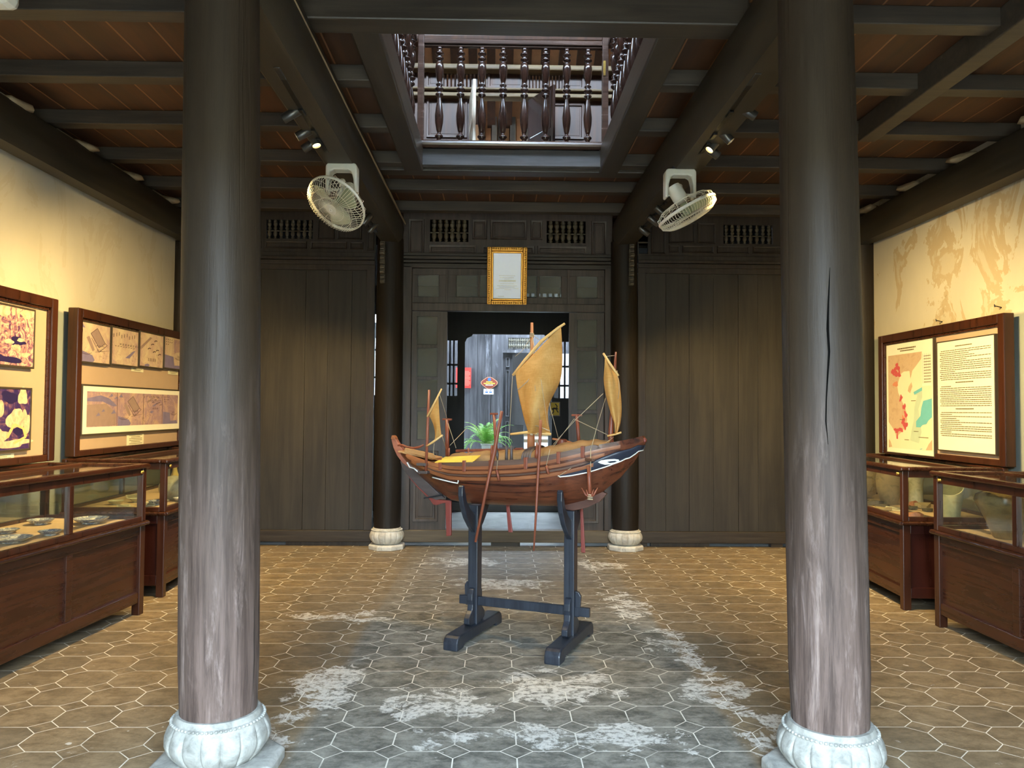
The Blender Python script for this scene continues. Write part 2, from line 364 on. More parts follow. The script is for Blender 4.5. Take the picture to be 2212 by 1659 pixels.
def panel(mb, x0, x1, z0, z1, yf, d=.016, m=.028):      # moulded panel facing the viewer (-Y): raised border, sunk then fielded centre
    def ringq(a, ya, b, yb):
        P = [(x0+a, ya, z0+a), (x1-a, ya, z0+a), (x1-a, ya, z1-a), (x0+a, ya, z1-a)]; Q = [(x0+b, yb, z0+b), (x1-b, yb, z0+b), (x1-b, yb, z1-b), (x0+b, yb, z1-b)]
        mb.add(P+Q, [(i, (i+1) % 4, 4+(i+1) % 4, 4+i) for i in range(4)])
    ringq(0, yf, .004, yf-d); ringq(.004, yf-d, m*.5, yf-d*.8); ringq(m*.5, yf-d*.8, m*.7, yf+.008); ringq(m*.7, yf+.008, m, yf-.002)
    mb.add([(x0+m, yf-.002, z0+m), (x1-m, yf-.002, z0+m), (x1-m, yf-.002, z1-m), (x0+m, yf-.002, z1-m)], [(0, 1, 2, 3)])
BALU = [(.5,0),(.5,.03),(.34,.05),(.7,.075),(.7,.085),(.32,.105),(.28,.115),(.44,.14),(.68,.22),(.74,.29),(.52,.40),(.30,.47),(.28,.485),(.66,.505),(.66,.515),(.30,.535),(.74,.56),(.74,.57),(.30,.59),(.62,.61),(.28,.63),(.42,.65),(.70,.74),(.74,.79),(.62,.835),(.28,.855),(.70,.875),(.70,.885),(.28,.905),(.72,.93),(.72,.938),(.32,.96),(.45,.975),(.45,1)]
def baluster(mb, x, y, z0, z1, r, n=10): mb.lathe([(a*r*1.5, z0+(z1-z0)*b) for a, b in BALU], (x, y, 0), n); return mb

# ------------------------------------------------------------------ setting
YB = 8.5; XL, XR = -3.5, 3.95; ZC = 3.7
S = lambda mb, name, mat, **k: tag(mb.build(name, mat, **k), kind='structure')
S(MB().box(-3.7, 4.15, -.5, 8.56, -.1, 0), 'floor', 'floor', world=True)
S(MB().box(-3.7, 4.15, 8.56, 11.34, -.1, 0), 'floor', mottled('back_room_paving', [(150, 148, 138), (186, 184, 176), (206, 204, 196)], 3, .35, .6))
S(MB().box(-9, 9, -9, -.5, -.14, -.04), 'floor', plain('street_paving', (120, 118, 112), .8))
mb = MB()
for a in cells(XL-.2, XR+.2, 0, 7.6, [(-1.15, 1.35, -.1, 2.8)]): mb.box(a[0], a[1], -.7, -.5, a[2], a[3])
S(mb, 'wall_front', 'dark')
S(MB().box(-9, 9, -7.3, -7, 0, 3.2), 'wall_front', plain('house_front_across', (168, 150, 112), .8))
S(MB().box(-6, 6, 11.34, 19, -.1, 0), 'floor', plain('courtyard_paving', (214, 214, 208), .6))
S(MB().box(XL-.2, XL, -.5, 8.7, 0, 3.75), 'wall_left', 'wall_l')
S(MB().box(XR, XR+.2, -.5, 8.7, 0, 3.75), 'wall_right', 'wall_r')
# skylight well in the board ceiling
HX0, HX1, HY0, HY1 = -.70, .92, 4.20, 6.62
mb = MB()
for a in cells(XL-.2, XR+.2, -.5, 8.62, [(HX0, HX1, HY0, HY1)]): mb.box(a[0], a[1], a[2], a[3], ZC, ZC+.05)
S(mb, 'ceiling', 'ceil')
# joists
JY = (.8, 1.6, 2.42, 3.25, 4.10, 4.92, 5.74, 6.56, 7.36, 8.12)
for i, y in enumerate(JY):
    spans = [(XL, XR)] if not HY0 < y < HY1 else [(XL, -.80), (.98, XR)]
    for x0, x1 in spans:
        t = tag(MB().box(x0, x1, y-.055, y+.065, 3.595, ZC).build('ceiling_joist', 'joist', bevel=.006), kind='structure')
# heavier trimmers round the well
mb = MB().box(-1.12, 1.33, 4.02, 4.185, 3.56, 3.84); S(mb, 'beam', 'darkx', bevel=.01)
mb = MB().box(-1.1, 1.3, 6.63, 6.78, 3.57, ZC+.06); S(mb, 'beam', 'darkx', bevel=.008)
for x0, x1 in ((-.83, -.66), (.87, 1.04)): S(MB().box(x0, x1, 4.17, 6.66, 3.57, ZC+.08), 'beam', 'darky', bevel=.012)
# pale front board and nosing of the well's far edge
S(MB().box(-.67, .88, 6.56, 6.63, 3.60, 3.74), 'trim_1', 'greyrail', bevel=.004)
S(MB().tube([(-.67, 6.54, 3.775), (.88, 6.54, 3.775)], .034, 12).box(-.67, .88, 6.53, 6.7, 3.77, 3.80), 'trim_2', 'rail')
# the extra trimmer under the boards on the right
S(MB().bar((2.77, -.4, 3.62), (2.77, 5.70, 3.62), .13, .16), 'beam', 'joist', bevel=.008)
# girders: barrel logs on the columns
def girder(x0, y0, x1, y1, z, w, h, name='girder'):
    prof = [(-.30,-.5),(.30,-.5),(.46,-.30),(.5,0),(.46,.34),(.30,.5),(-.30,.5),(-.46,.34),(-.5,0),(-.46,-.30)]
    mb = MB(); rows = []
    for k in range(9):
        t = k/8; sw = 1-.12*max(0, (t-.8)/.2)**2-.06*max(0, (.12-t)/.12)
        rows.append([(x0+(x1-x0)*t+a*w*sw, y0+(y1-y0)*t, z+b*h*sw) for a, b in prof])
    n = len(prof); vs = [p for r in rows for p in r]
    fs = [(i*n+k, i*n+(k+1) % n, (i+1)*n+(k+1) % n, (i+1)*n+k) for i in range(8) for k in range(n)]+[tuple(range(n)), tuple(8*n+k for k in range(n))]
    mb.add(vs, fs); return S(mb, name, 'girder', auto=40)
girder(-1.16, -.4, -1.18, 8.36, 3.45, .33, .32); girder(1.44, -.4, 1.39, 8.36, 3.45, .33, .32)
girder(XL+.13, -.4, XL+.13, 8.42, 3.42, .22, .30); girder(XR-.12, -.4, XR-.12, 8.25, 3.40, .24, .30)
# plaster packed on the wall beams between joists
for sx, x in ((1, XL), (-1, XR)):
    for y in (4.4, 5.3, 6.15, 6.95, 7.75):
        mb = MB(); mb.lathe([(.02, -.02), (.11, 0), (.10, .03), (.04, .055)], (x+sx*.14, y, 3.565), 12, wob=lambda t, z, j: 1+.35*sin(3*t+y))
        S(mb, 'trim_3', 'edge', smooth=True)
for x, y0, y1 in ((-1.015, 2.2, 8.3), (1.275, 2.2, 8.3)): S(MB().tube([(x, y0, 3.50), (x, (y0+y1)/2, 3.495), (x, y1, 3.505)], .010, 6), 'trim_4', 'edge')

# ------------------------------------------------------------------ columns
def column(bx, by, tx, ty, r0, r1, z0, z1, mat, bmat, br, label, group, plinth=(.27, .05), faces=8):
    t = thing('wooden_column', (bx, by, 0), label, 'column', group, 'thing')
    zb = plinth[1]
    rows = []
    for k in range(15):
        u = k/14; rr = (r0*(1-u)+r1*u)*(1+.03*sin(pi*u))*(.955 if k == 0 else 1); c = (bx+(tx-bx)*u, by+(ty-by)*u, z0+(z1-z0)*u)
        rows.append((rr, c))
    mb = MB(); n = 40; vs = []
    for k, (rr, c) in enumerate(rows): vs += [(c[0]+rr*cos(2*pi*i/n), c[1]+rr*sin(2*pi*i/n), c[2]) for i in range(n)]
    fs = [(j*n+i, j*n+(i+1) % n, (j+1)*n+(i+1) % n, (j+1)*n+i) for j in range(len(rows)-1) for i in range(n)]+[tuple(range(n)), tuple((len(rows)-1)*n+i for i in range(n))]
    mb.add(vs, fs); mb.build('shaft', mat, t, auto=50)
    H = z0-zb+.012; P = 16
    def petal(th, z, j):
        u = (z-zb)/H
        if not .05 < u < .8: return 1
        a = abs(((th*P/(2*pi)) % 1)-.5)*2; dome = max(0, 1-((u-.1)/.68)**2)
        return 1-.05*max(0, (a-.70)/.30)**1.5*(.4+.6*dome)+.028*(1-a*a)*dome
    prof = [(.70,0),(.78,.03),(.86,.14),(.95,.28),(1.0,.42),(1.0,.54),(.97,.66),(.93,.75),(.88,.82),(.875,.84),(.88,.86),(.86,.875),(.84,.89),(.83,.95),(.80,1.0),(.72,1.0)]
    b = MB().lathe([(br*a, zb+H*c) for a, c in prof], (bx, by, 0), 224, wob=petal).build('lotus_base', bmat, t, auto=35)
    bead = MB()
    for i in range(64): 
        a = 2*pi*i/64; bead.lathe([(.002, -.006), (.006, -.004), (.0075, 0), (.006, .004), (.002, .006)], (bx+br*.885*cos(a), by+br*.885*sin(a), zb+H*.86), 6)
    bead.build('bead_band', bmat, b, smooth=True)
    pr, ph = plinth; off = pi/8
    pl = MB().lathe([(pr, 0), (pr, ph*.75), (pr*.94, ph), (pr*.5, ph)], (bx, by, 0), faces, wob=lambda a, z, j: 1)
    R = Matrix.Translation((bx, by, 0)) @ Matrix.Rotation(off, 4, 'Z') @ Matrix.Translation((-bx, -by, 0)); pl.v = [R @ p for p in pl.v]
    pl.build('plinth', bmat, t, bevel=.006)
    return t
column(-1.150, 3.27, -1.205, 3.30, .160, .152, .235, 3.34, 'col_front', 'stone', .206, 'weathered near column with pale worn foot beside the blue-and-white dish case', 'timber columns on lotus stones', (.27, .055))
column(1.372, 3.17, 1.345, 3.22, .157, .150, .225, 3.34, 'col_front', 'stone', .206, 'weathered near column with long crack beside the case holding the big shouldered jar', 'timber columns on lotus stones', (.27, .055))
column(-1.18, 8.36, -1.19, 8.44, .146, .142, .215, 3.36, 'col_back', 'stonebk', .182, 'glossy dark column behind the stern of the model boat', 'timber columns on lotus stones', (.20, .055))
column(1.395, 8.36, 1.385, 8.44, .146, .142, .205, 3.36, 'col_back', 'stonebk', .182, 'glossy dark column behind the bow of the model boat', 'timber columns on lotus stones', (.20, .055))
# the long drying crack in the right near column
mb = MB(); rows = []
for px, py, wd in ((1793, 578, 1), (1791, 620, 3), (1789, 665, 4), (1788, 710, 6), (1791, 760, 5), (1788, 810, 4), (1785, 860, 3), (1784, 910, 3), (1789, 960, 1)):
    row = []
    for e in (-wd/2, wd/2):
        Y = 3.05
        for _ in range(4):
            q = at(px+e, py, Y); u = (q.z-.225)/3.115; cx_, cy_ = 1.372-.027*u, 3.17+.05*u; r_ = (.157*(1-u)+.150*u)*(1+.03*sin(pi*u))+.0016; Y = cy_-sqrt(max(1e-6, r_*r_-(q.x-cx_)**2))
        row.append(at(px+e, py, Y))
    rows.append(row)
mb.grid(rows); mb.build('crack', plain('crack_dark', (7, 6, 5), .9, spec=.1), bpy.data.objects['wooden_column.001'])
# half-buried wall posts
S(MB().tube([(XR-.06, 8.12, 0), (XR-.06, 8.12, 3.3)], .15, 24), 'column', 'col_back', auto=40)
S(MB().tube([(XL+.04, 8.45, 0), (XL+.04, 8.45, 3.3)], .12, 24), 'column', 'col_back', auto=40)
# carved brackets under the girder ends
for x, sx in ((-1.235, -1), (1.425, 1)):
    mb = MB()
    z = 3.30; w = [.085, .075, .10, .07, .085, .065, .075, .05, .055]
    for k, a in enumerate(w):
        mb.box(x-sx*.01, x+sx*(.04+.0), 8.33-a, 8.36, z-.05*(k+1)+.006, z-.05*k); 
        mb.tube([(x+sx*.02-.02, 8.33-a, z-.05*k-.025), (x+sx*.02+.02, 8.33-a, z-.05*k-.025)], .017, 8)
    S(mb, 'trim_5', 'vent')
# ------------------------------------------------------------------ back wall of planks, frieze and portal
def zx(px, py, Y=YB): p = at(px, py, Y); return p.x, p.z
XBL, XP0, XP1, XBR = XL, -1.06, 1.27, XR
def bay(x0, x1, vent, panels, low, seams, tallp, mirror, holes=()):
    r = thing('wall_back', ((x0+x1)/2, YB, 0), None, None, None, 'structure')
    zs0, zs1, zr0, zr1 = .045, .17, 3.03, 3.09
    mb = MB(); mb.box(x0, x1, YB-.03, YB+.09, zs0, zs1); mb.build('sill_beam', 'darkx', r, bevel=.006)
    mb = MB(); mb.box(x0, x0+.09, YB-.015, YB+.05, zs1, zr1); mb.box(x1-.09, x1, YB-.015, YB+.05, zs1, zr1); mb.box(x0, x1, YB-.016, YB+.05, zr0, zr1)
    mb.box(x0, x1, YB-.03, YB+.05, zr1, zr1+.045); mb.box(x0, x1, YB-.05, YB+.05, zr1+.05, zr1+.08); mb.box(x0, x1, YB-.02, YB+.05, zr1+.08, zr1+.135)
    mb.build('frame', 'wallframe', r, bevel=.004)
    e = [x0+.09]+list(seams)+[x1-.09]
    mb = MB()
    for i in range(len(e)-1): mb.box(e[i]+.0015, e[i+1]-.0015, YB+.012+(.004 if i % 2 else 0), YB+.04, zs1, zr0)
    mb.build('plank_panel', 'plankwall', r, bevel=.002)
    fz0, fz1 = zr1+.135, 3.62
    mb = MB()
    for a in cells(x0, x1, fz0, fz1+.08, [vent, *holes]): mb.box(a[0], a[1], YB, YB+.04, a[2], a[3])
    for a in panels: panel(mb, *a, YB)
    mb.build('frieze', 'wallframe', r, auto=20)
    nb = 8; w = vent[1]-vent[0]; vm = MB()
    vm.box(vent[0], vent[1], YB+.012, YB+.03, vent[2]+(vent[3]-vent[2])*.40, vent[2]+(vent[3]-vent[2])*.44); vm.build('vent_bar', 'vent', r)
    for k in range(nb): baluster(MB(), vent[0]+w*(k+.5)/nb, YB+.02, vent[2], vent[3], .021).build('baluster', 'vent', r, smooth=True)
    return r
z0, z1 = 3.262, 3.345
vl = (zx(575, 495)[0], zx(676, 495)[0], 3.372, 3.585)
bay(XBL, -1.365, vl, [(vl[1]+.05, vl[1]+.24, 3.37, 3.6), (vl[1]+.27, vl[1]+.54, 3.37, 3.6), (-1.46, -1.38, 3.25, 3.6), (-3.4, -2.9, z0, z1), (-2.87, -2.62, z0, z1), (-2.58, -2.12, z0, z1), (-2.08, -1.68, z0, z1), (-1.65, -1.50, z0, z1), (-3.4, -2.75, 3.37, 3.6)],
    None, [-3.05, -2.62, -2.13, -1.88, -1.62], None, 1)
vr = (zx(1563, 500)[0], zx(1669, 500)[0], 3.372, 3.585)
bay(1.55, XBR, vr, [(1.70, 1.86, 3.25, 3.6), (1.90, 2.19, 3.37, 3.6), (2.22, 2.42, 3.37, 3.6), (1.90, 2.02, z0, z1), (2.05, 2.4, z0, z1), (2.44, 2.8, z0, z1), (2.84, 3.3, z0, z1), (3.33, 3.8, z0, z1), (3.2, 3.8, 3.37, 3.6)],
    None, [1.87, 2.13, 2.40, 2.68, 2.90, 3.3], None, -1, [(1.56, 1.665, 3.25, 3.6)])
S(MB().box(1.56, 1.665, YB+.01, YB+.03, 3.37, 3.385), 'trim_6', 'vent')
# blocks that lift the sill
for x0, x1 in ((-3.2, -3.05), (-1.5, -1.36), (-.06, .26), (1.57, 1.66), (3.03, 3.16)): S(MB().box(x0, x1, YB-.01, YB+.07, 0, .05), 'trim_7', 'darkx')
# long wedges lying under the left and right sills
S(MB().box(-2.3, -1.5, YB+.0, YB+.06, .004, .042), 'trim_8', 'dark'); S(MB().box(1.7, 2.35, YB, YB+.06, .004, .042), 'trim_8', 'dark')
# portal
P = thing('door_1', (.1, YB, 0), None, None, None, 'structure')
xo0, xo1 = -1.06, 1.265; xi0, xi1 = zx(887, 900)[0], zx(1305, 900)[0]
zl0, zl1 = zx(1096, 673)[1], zx(1096, 656)[1]; zt1 = zx(1096, 581)[1]; zm1 = zx(1096, 549)[1]; zsill1 = zx(1096, 1145)[1]; zsill0 = .045
mb = MB(); mb.box(xo0, xi0, YB-.03, YB+.09, zsill1, zt1+.02); mb.box(xi1, xo1, YB-.03, YB+.09, zsill1, zt1+.02); mb.box(xi0, xi1, YB-.02, YB+.08, zl0, zl1)
mb.build('frame', 'doorwood', P, bevel=.006)
MB().box(xo0-.02, xo1+.02, YB-.035, YB+.1, zsill0, zsill1).build('threshold', wood('threshold_wood', (74, 62, 46), (112, 96, 72), 'x', 16, .5), P, bevel=.008)
mb = MB()
mb.box(xo0, xo1, YB-.03, YB+.06, zt1, zt1+.05); mb.box(xo0-.01, xo1+.01, YB-.05, YB+.06, zt1+.055, zt1+.085); mb.box(xo0-.01, xo1+.01, YB-.065, YB+.06, zt1+.092, zt1+.125); mb.box(xo0-.01, xo1+.01, YB-.04, YB+.06, zt1+.132, zm1)
mb.build('cornice', 'darkx', P, bevel=.006)
zf0, zf1 = zx(1096, 478)[1], 0
vents = []
for a, b in ((929, 1012), (1181, 1265)): vents.append((zx(a, 500)[0], zx(b, 500)[0], zx(1096, 524)[1], zx(1096, 476.5)[1]))
mb = MB()
for a in cells(xo0, xo1, zm1, 3.80, vents): mb.box(a[0], a[1], YB-.005, YB+.04, a[2], a[3])
zA, zB2, zC2, zD = zx(1096, 551)[1], zx(1096, 531)[1], zx(1096, 518)[1], zx(1096, 476)[1]
for a, b, c, d in ((883, 917, zA, zD), (1277, 1310, zA, zD), (1020, 1052, zC2, zD), (1059, 1138, zC2, zD), (1146, 1172, zC2, zD), (927, 1030, zA, zB2), (1040, 1155, zA, zB2), (1161, 1268, zA, zB2)):
    panel(mb, zx(a, 500)[0], zx(b, 500)[0], c, d, YB-.005, .02, .045 if b-a < 40 else .05)
mb.build('frieze', 'doorwood', P, auto=20)
for v in vents:
    w = v[1]-v[0]; MB().box(v[0], v[1], YB+.012, YB+.03, v[2]+(v[3]-v[2])*.40, v[2]+(v[3]-v[2])*.45).build('vent_bar', 'vent', P)
    for k in range(6): baluster(MB(), v[0]+w*(k+.65)/6.3, YB+.015, v[2], v[3], .026).build('baluster', 'vent', P, smooth=True)
# transom lights
tz0, tz1 = zx(1096, 642)[1], zx(1096, 595)[1]
th = [(zx(a, 620)[0], zx(b, 620)[0], tz0, tz1) for a, b in ((902, 948), (985, 1032), (1037, 1084), (1090, 1110), (1114, 1160), (1165, 1213), (1246, 1291))]
mb = MB()
for a in cells(xi0, xi1, zl1, zt1, th): mb.box(a[0], a[1], YB+.02, YB+.055, a[2], a[3])
for x in (zx(965, 620)[0], zx(1228, 620)[0]): mb.box(x-.012, x+.012, YB+.008, YB+.03, zl1, zt1)
mb.build('transom_frame', 'doorwood', P, bevel=.003)
for h in th: MB().box(h[0]-.004, h[1]+.004, YB+.036, YB+.041, h[2]-.004, h[3]+.004).build('pane', 'pane', P)
def leaf(name, a, b, pa, pb, ys, low):
    r = thing(name, (zx(a, 900)[0], YB, zsill1), None, None, None, 'structure'); x0, x1 = zx(a, 900)[0]+.004, zx(b, 900)[0]-.004
    hs = [(zx(pa, y0)[0], zx(pb, y0)[0], zx(1096, y1)[1], zx(1096, y0)[1]) for y0, y1 in ys]
    mb = MB()
    for c in cells(x0, x1, zsill1, zl0-.006, hs): mb.box(c[0], c[1], YB+.005, YB+.05, c[2], c[3])
    panel(mb, hs[0][0]-.02, hs[0][1]+.02, zx(1096, low[1])[1], zx(1096, low[0])[1], YB+.005, .014, .06)
    mb.build('frame', 'doorwood', r, auto=20)
    bd = MB()
    for h in hs:
        for c in ((h[0], h[0]+.008, h[2], h[3]), (h[1]-.008, h[1], h[2], h[3]), (h[0], h[1], h[2], h[2]+.008), (h[0], h[1], h[3]-.008, h[3])): bd.box(c[0], c[1], YB+.012, YB+.03, c[2], c[3])
    bd.build('bead', 'wallframe', r)
    for h in hs: MB().box(h[0]-.004, h[1]+.004, YB+.024, YB+.029, h[2]-.004, h[3]+.004).build('pane', 'pane', r)
leaf('door_2', 887, 965, 900, 946, ((684, 747), (752, 816), (820, 883), (888, 951)), (975, 1128))
leaf('door_3', 1228, 1305, 1246, 1291, ((688, 750), (755, 819), (823, 886), (891, 954)), (980, 1130))

# ------------------------------------------------------------------ rooms behind the portal
YP = 11.4
S(MB().box(-3.7, 4.15, YB+.06, YP+.1, 3.325, 3.355).box(-3.7, 4.15, YB+.1, YP+.1, 3.78, 3.82), 'ceiling', plain('shade_dark_boards', (14, 12, 10), .9))  # shade painted near-black; lower slab added to block light behind the vents
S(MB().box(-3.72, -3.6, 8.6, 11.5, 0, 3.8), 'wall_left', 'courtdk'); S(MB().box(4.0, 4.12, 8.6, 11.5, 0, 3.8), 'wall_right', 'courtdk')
pz = lambda px, py, Y=YP: (at(px, py, Y).x, at(px, py, Y).z)
ox0, ox1, oz1 = pz(1003, 900)[0], pz(1192, 900)[0], pz(1096, 722)[1]
sl0, sl1 = (pz(963, 800)[0], pz(988, 800)[0]), (pz(1197, 800)[0], pz(1232, 800)[0])
slz0, slz1 = pz(976, 855)[1], pz(976, 735)[1]; sr0, sr1 = pz(1215, 860)[1], pz(1215, 738)[1]
vt = (pz(1095, 640)[0], pz(1245, 640)[0], pz(1190, 641)[1], pz(1190, 634)[1])
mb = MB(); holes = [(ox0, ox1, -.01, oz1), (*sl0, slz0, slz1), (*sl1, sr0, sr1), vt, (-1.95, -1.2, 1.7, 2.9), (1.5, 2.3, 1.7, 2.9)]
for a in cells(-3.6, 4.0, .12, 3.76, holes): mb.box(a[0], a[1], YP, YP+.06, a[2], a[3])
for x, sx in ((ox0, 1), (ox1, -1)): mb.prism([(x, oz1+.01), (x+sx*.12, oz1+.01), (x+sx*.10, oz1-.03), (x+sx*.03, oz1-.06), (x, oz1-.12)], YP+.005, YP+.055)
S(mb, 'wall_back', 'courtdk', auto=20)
S(MB().box(-3.6, 4.0, YP-.03, YP+.08, .0, .13), 'trim_9', 'darkx')
bars = MB()
for (a, b), c, d in ((sl0, slz0, slz1), (sl1, sr0, sr1), ((-1.95, -1.2), 1.7, 2.9), ((1.5, 2.3), 1.7, 2.9)):
    k = 3 if b-a < .3 else 10
    for i in range(1, k): bars.tube([(a+(b-a)*i/k, YP+.03, c), (a+(b-a)*i/k, YP+.03, d)], .014, 8)
    for f in (.22, .56): bars.box(a, b, YP+.02, YP+.045, c+(d-c)*f-.015, c+(d-c)*f+.015)
S(bars, 'window_1', 'courtdk')
vb = MB()
for i in range(13): x = vt[0]+(vt[1]-vt[0])*i/12; vb.tube([(x, YP+.02, vt[2]), (x, YP+.02, vt[3])], .022, 8)
S(vb, 'window_2', 'courtdk')
# courtyard: timber facade, corner post, door leaf, gallery roof edge, dark room beyond
YC = 13.6
cz = lambda px, py: (at(px, py, YC).x, at(px, py, YC).z)
xa, xb = cz(1062, 800)[0], cz(1086, 800)[0]
mb = MB()
for i in range(6): mb.box(xa-1.5+i*.25, xa-1.5+(i+1)*.25-.006, YC+.06, YC+.1, .1, 3.1)
mb.box(xa-1.6, xa, YC+.1, YC+.14, .05, 3.3); S(mb, 'wall_back', 'court')
S(MB().box(xa, xb, YC-.02, YC+.16, 0, 3.3), 'column', 'court', bevel=.006)
xc = cz(1107, 800)[0]
mb = MB(); mb.box(xb, xc, YC+.04, YC+.09, .1, cz(1100, 760)[1]); panel(mb, xb+.05, xc-.05, cz(1100, 900)[1], cz(1100, 800)[1], YC+.04, .02, .03); panel(mb, xb+.05, xc-.05, cz(1100, 793)[1], cz(1100, 772)[1], YC+.04, .02, .03); panel(mb, xb+.05, xc-.05, .2, cz(1100, 910)[1], YC+.04, .02, .03)
S(mb, 'door_4', 'court', auto=20)
vc = (cz(1098, 740)[0], cz(1146, 740)[0], cz(1110, 753)[1], cz(1110, 729)[1])
mb = MB()
for a in cells(xb, 2.6, cz(1100, 762)[1], 3.3, [vc]): mb.box(a[0], a[1], YC+.04, YC+.09, a[2], a[3])
mb.box(xb, 2.6, YC-.02, YC+.04, cz(1100, 762)[1], cz(1100, 756)[1]); S(mb, 'wall_back', 'court')
mb = MB()
for k in range(10): baluster(mb, vc[0]+(vc[1]-vc[0])*(k+.5)/10, YC+.06, vc[2], vc[3], .018)
S(mb, 'window_3', 'vent', smooth=True)
S(MB().box(xc, xc+.05, YC, YC+.1, 0, 2.6), 'trim_10', 'courtdk')
S(MB().box(.9, 1.1, YC, YC+.1, 0, 2.6), 'trim_10', 'courtdk')
S(MB().bar((-2.4, YC-1.4, 3.65), (cz(1010, 745)[0]+.55, YC+.05, cz(1042, 722)[1]+.1), .12, .14), 'beam', 'court')
S(MB().box(-6, 7, 18.6, 18.7, 0, 3.2), 'wall_back', 'tilewall')
S(MB().box(-6, 7, YP+.1, YP+1.45, 3.5, 3.55), 'ceiling', 'courtdk'); S(MB().box(-6, 7, YC-.3, YC+2.0, 3.55, 3.6), 'ceiling', 'courtdk'); S(MB().box(-6, -1.6, YP+1.45, YC-.3, 3.5, 3.55), 'ceiling', 'courtdk'); S(MB().box(1.4, 7, YP+1.45, YC-.3, 3.5, 3.55), 'ceiling', 'courtdk')
S(MB().box(-6.1, -6, YP, 18.7, 0, 3.6), 'wall_left', 'tilewall'); S(MB().box(6, 6.1, YP, 18.7, 0, 3.6), 'wall_right', 'tilewall')
S(MB().box(-6, 7, 15.6, 18.6, 3.2, 3.25), 'ceiling', 'courtdk')
S(MB().box(at(1085, 900, 16.2).x, at(1168, 900, 16.2).x, 16.2, 16.3, at(1130, 938, 16.2).z, 3.3), 'wall_back', 'courtdk')  # dark sheet standing in for the shade of the unlit passage
for k, (a, b) in enumerate(((935, 943), (949, 956))):
    S(MB().box(at(1118, 940, 16).x, at(1195, 940, 16).x, 16, 16.06, at(1150, b, 16).z, at(1150, a, 16).z), 'trim_11', 'upperx')
# a dark cabinet standing in the far passage
t = thing('sideboard', (at(1120, 940, 15).x, 15, 0), 'dark sideboard in the far passage, seen between fern and mainmast', 'sideboard')
x0, x1 = at(1108, 940, 15).x, at(1132, 940, 15).x
MB().box(x0, x1, 15, 15.3, .66, 1.2).build('body', 'courtdk', t, bevel=.01)
for x in (x0+.03, x1-.03): MB().box(x-.02, x+.02, 15.02, 15.06, 0, .66).build('leg', 'courtdk', t)

# signs in the courtyard
t = tag(MB().box(cz(985, 800)[0], cz(1017.5, 800)[0], YC+.02, YC+.06, cz(1010, 838)[1], cz(1010, 794)[1]).build('hanging_board', 'redsign', bevel=.004), 'red board hanging on the weathered courtyard wall left of the brown plaque', 'sign')
g = MB()
for i in range(13):
    z = cz(1010, 802+i*2.5)[1]; g.box(cz(1004, 800)[0], cz(1005+(11 if i % 4 else 8), 800)[0], YC+.012, YC+.02, z-.004, z+.004)
g.build('lettering', plain('pale_red', (250, 130, 110)), t)
sx, sz = cz(1057, 827)
r = thing('plaque', (sx, YC-.02, sz), 'brown lobed plaque with yellow and white lettering on the courtyard corner post', 'sign')
def lobed(k): 
    P = []; 
    for i in range(48):
        a = 2*pi*i/48; rr = .148*k*(1-.14*sin(2*a)**2); P.append((rr*cos(a)*1.0, rr*.68*sin(a)*(1.02 if sin(a) > 0 else 1.1)))
    return P
MB().prism(lobed(1.0), -.05, -.025, (sx, YC, sz)).build('border', plain('tan_edge', (214, 160, 120)), r)
MB().prism(lobed(.93), -.058, -.05, (sx, YC, sz)).build('face', 'terra', r)
g = MB()
for z, ws in ((.015, (.05, .05)), (-.013, (.055, .05, .075))):
    x = -(sum(ws)+.008*(len(ws)-1))/2
    for w in ws: g.box(sx+x, sx+x+w, YC-.062, YC-.058, sz+z-.008, sz+z+.008); x += w+.008
g.build('yellow_lettering', 'yellow', r)
g = MB(); g.box(sx-.065, sx-.012, YC-.062, YC-.058, sz-.048, sz-.034); g.box(sx-.004, sx+.065, YC-.062, YC-.058, sz-.048, sz-.034); g.build('white_lettering', 'white2', r)
g = MB(); g.lathe([(.002, 0), (.03, .001), (.03, .004), (.002, .005)], (sx, YC-.058, sz+.058), 20, (0, -1, 0)); g.build('emblem', 'blue', r)
sx, sz = cz(1055.5, 846)
r = thing('sign_plate', (sx, YC-.02, sz), 'small white plate with two blue words under the brown plaque', 'sign')
MB().box(sx-.088, sx+.088, YC-.03, YC-.02, sz-.05, sz+.05).build('plate', 'white2', r, bevel=.003)
for x in (-.035, .035):
    MB().box(sx+x-.024, sx+x+.024, YC-.034, YC-.03, sz-.022, sz+.0).build('lettering', 'blue', r)
    MB().prism([(x-.008, .018), (x+.004, .018), (x+.008, .034), (x-.002, .034)], -.034, -.03, (sx, YC, sz)).build('pictogram', 'blue', r)
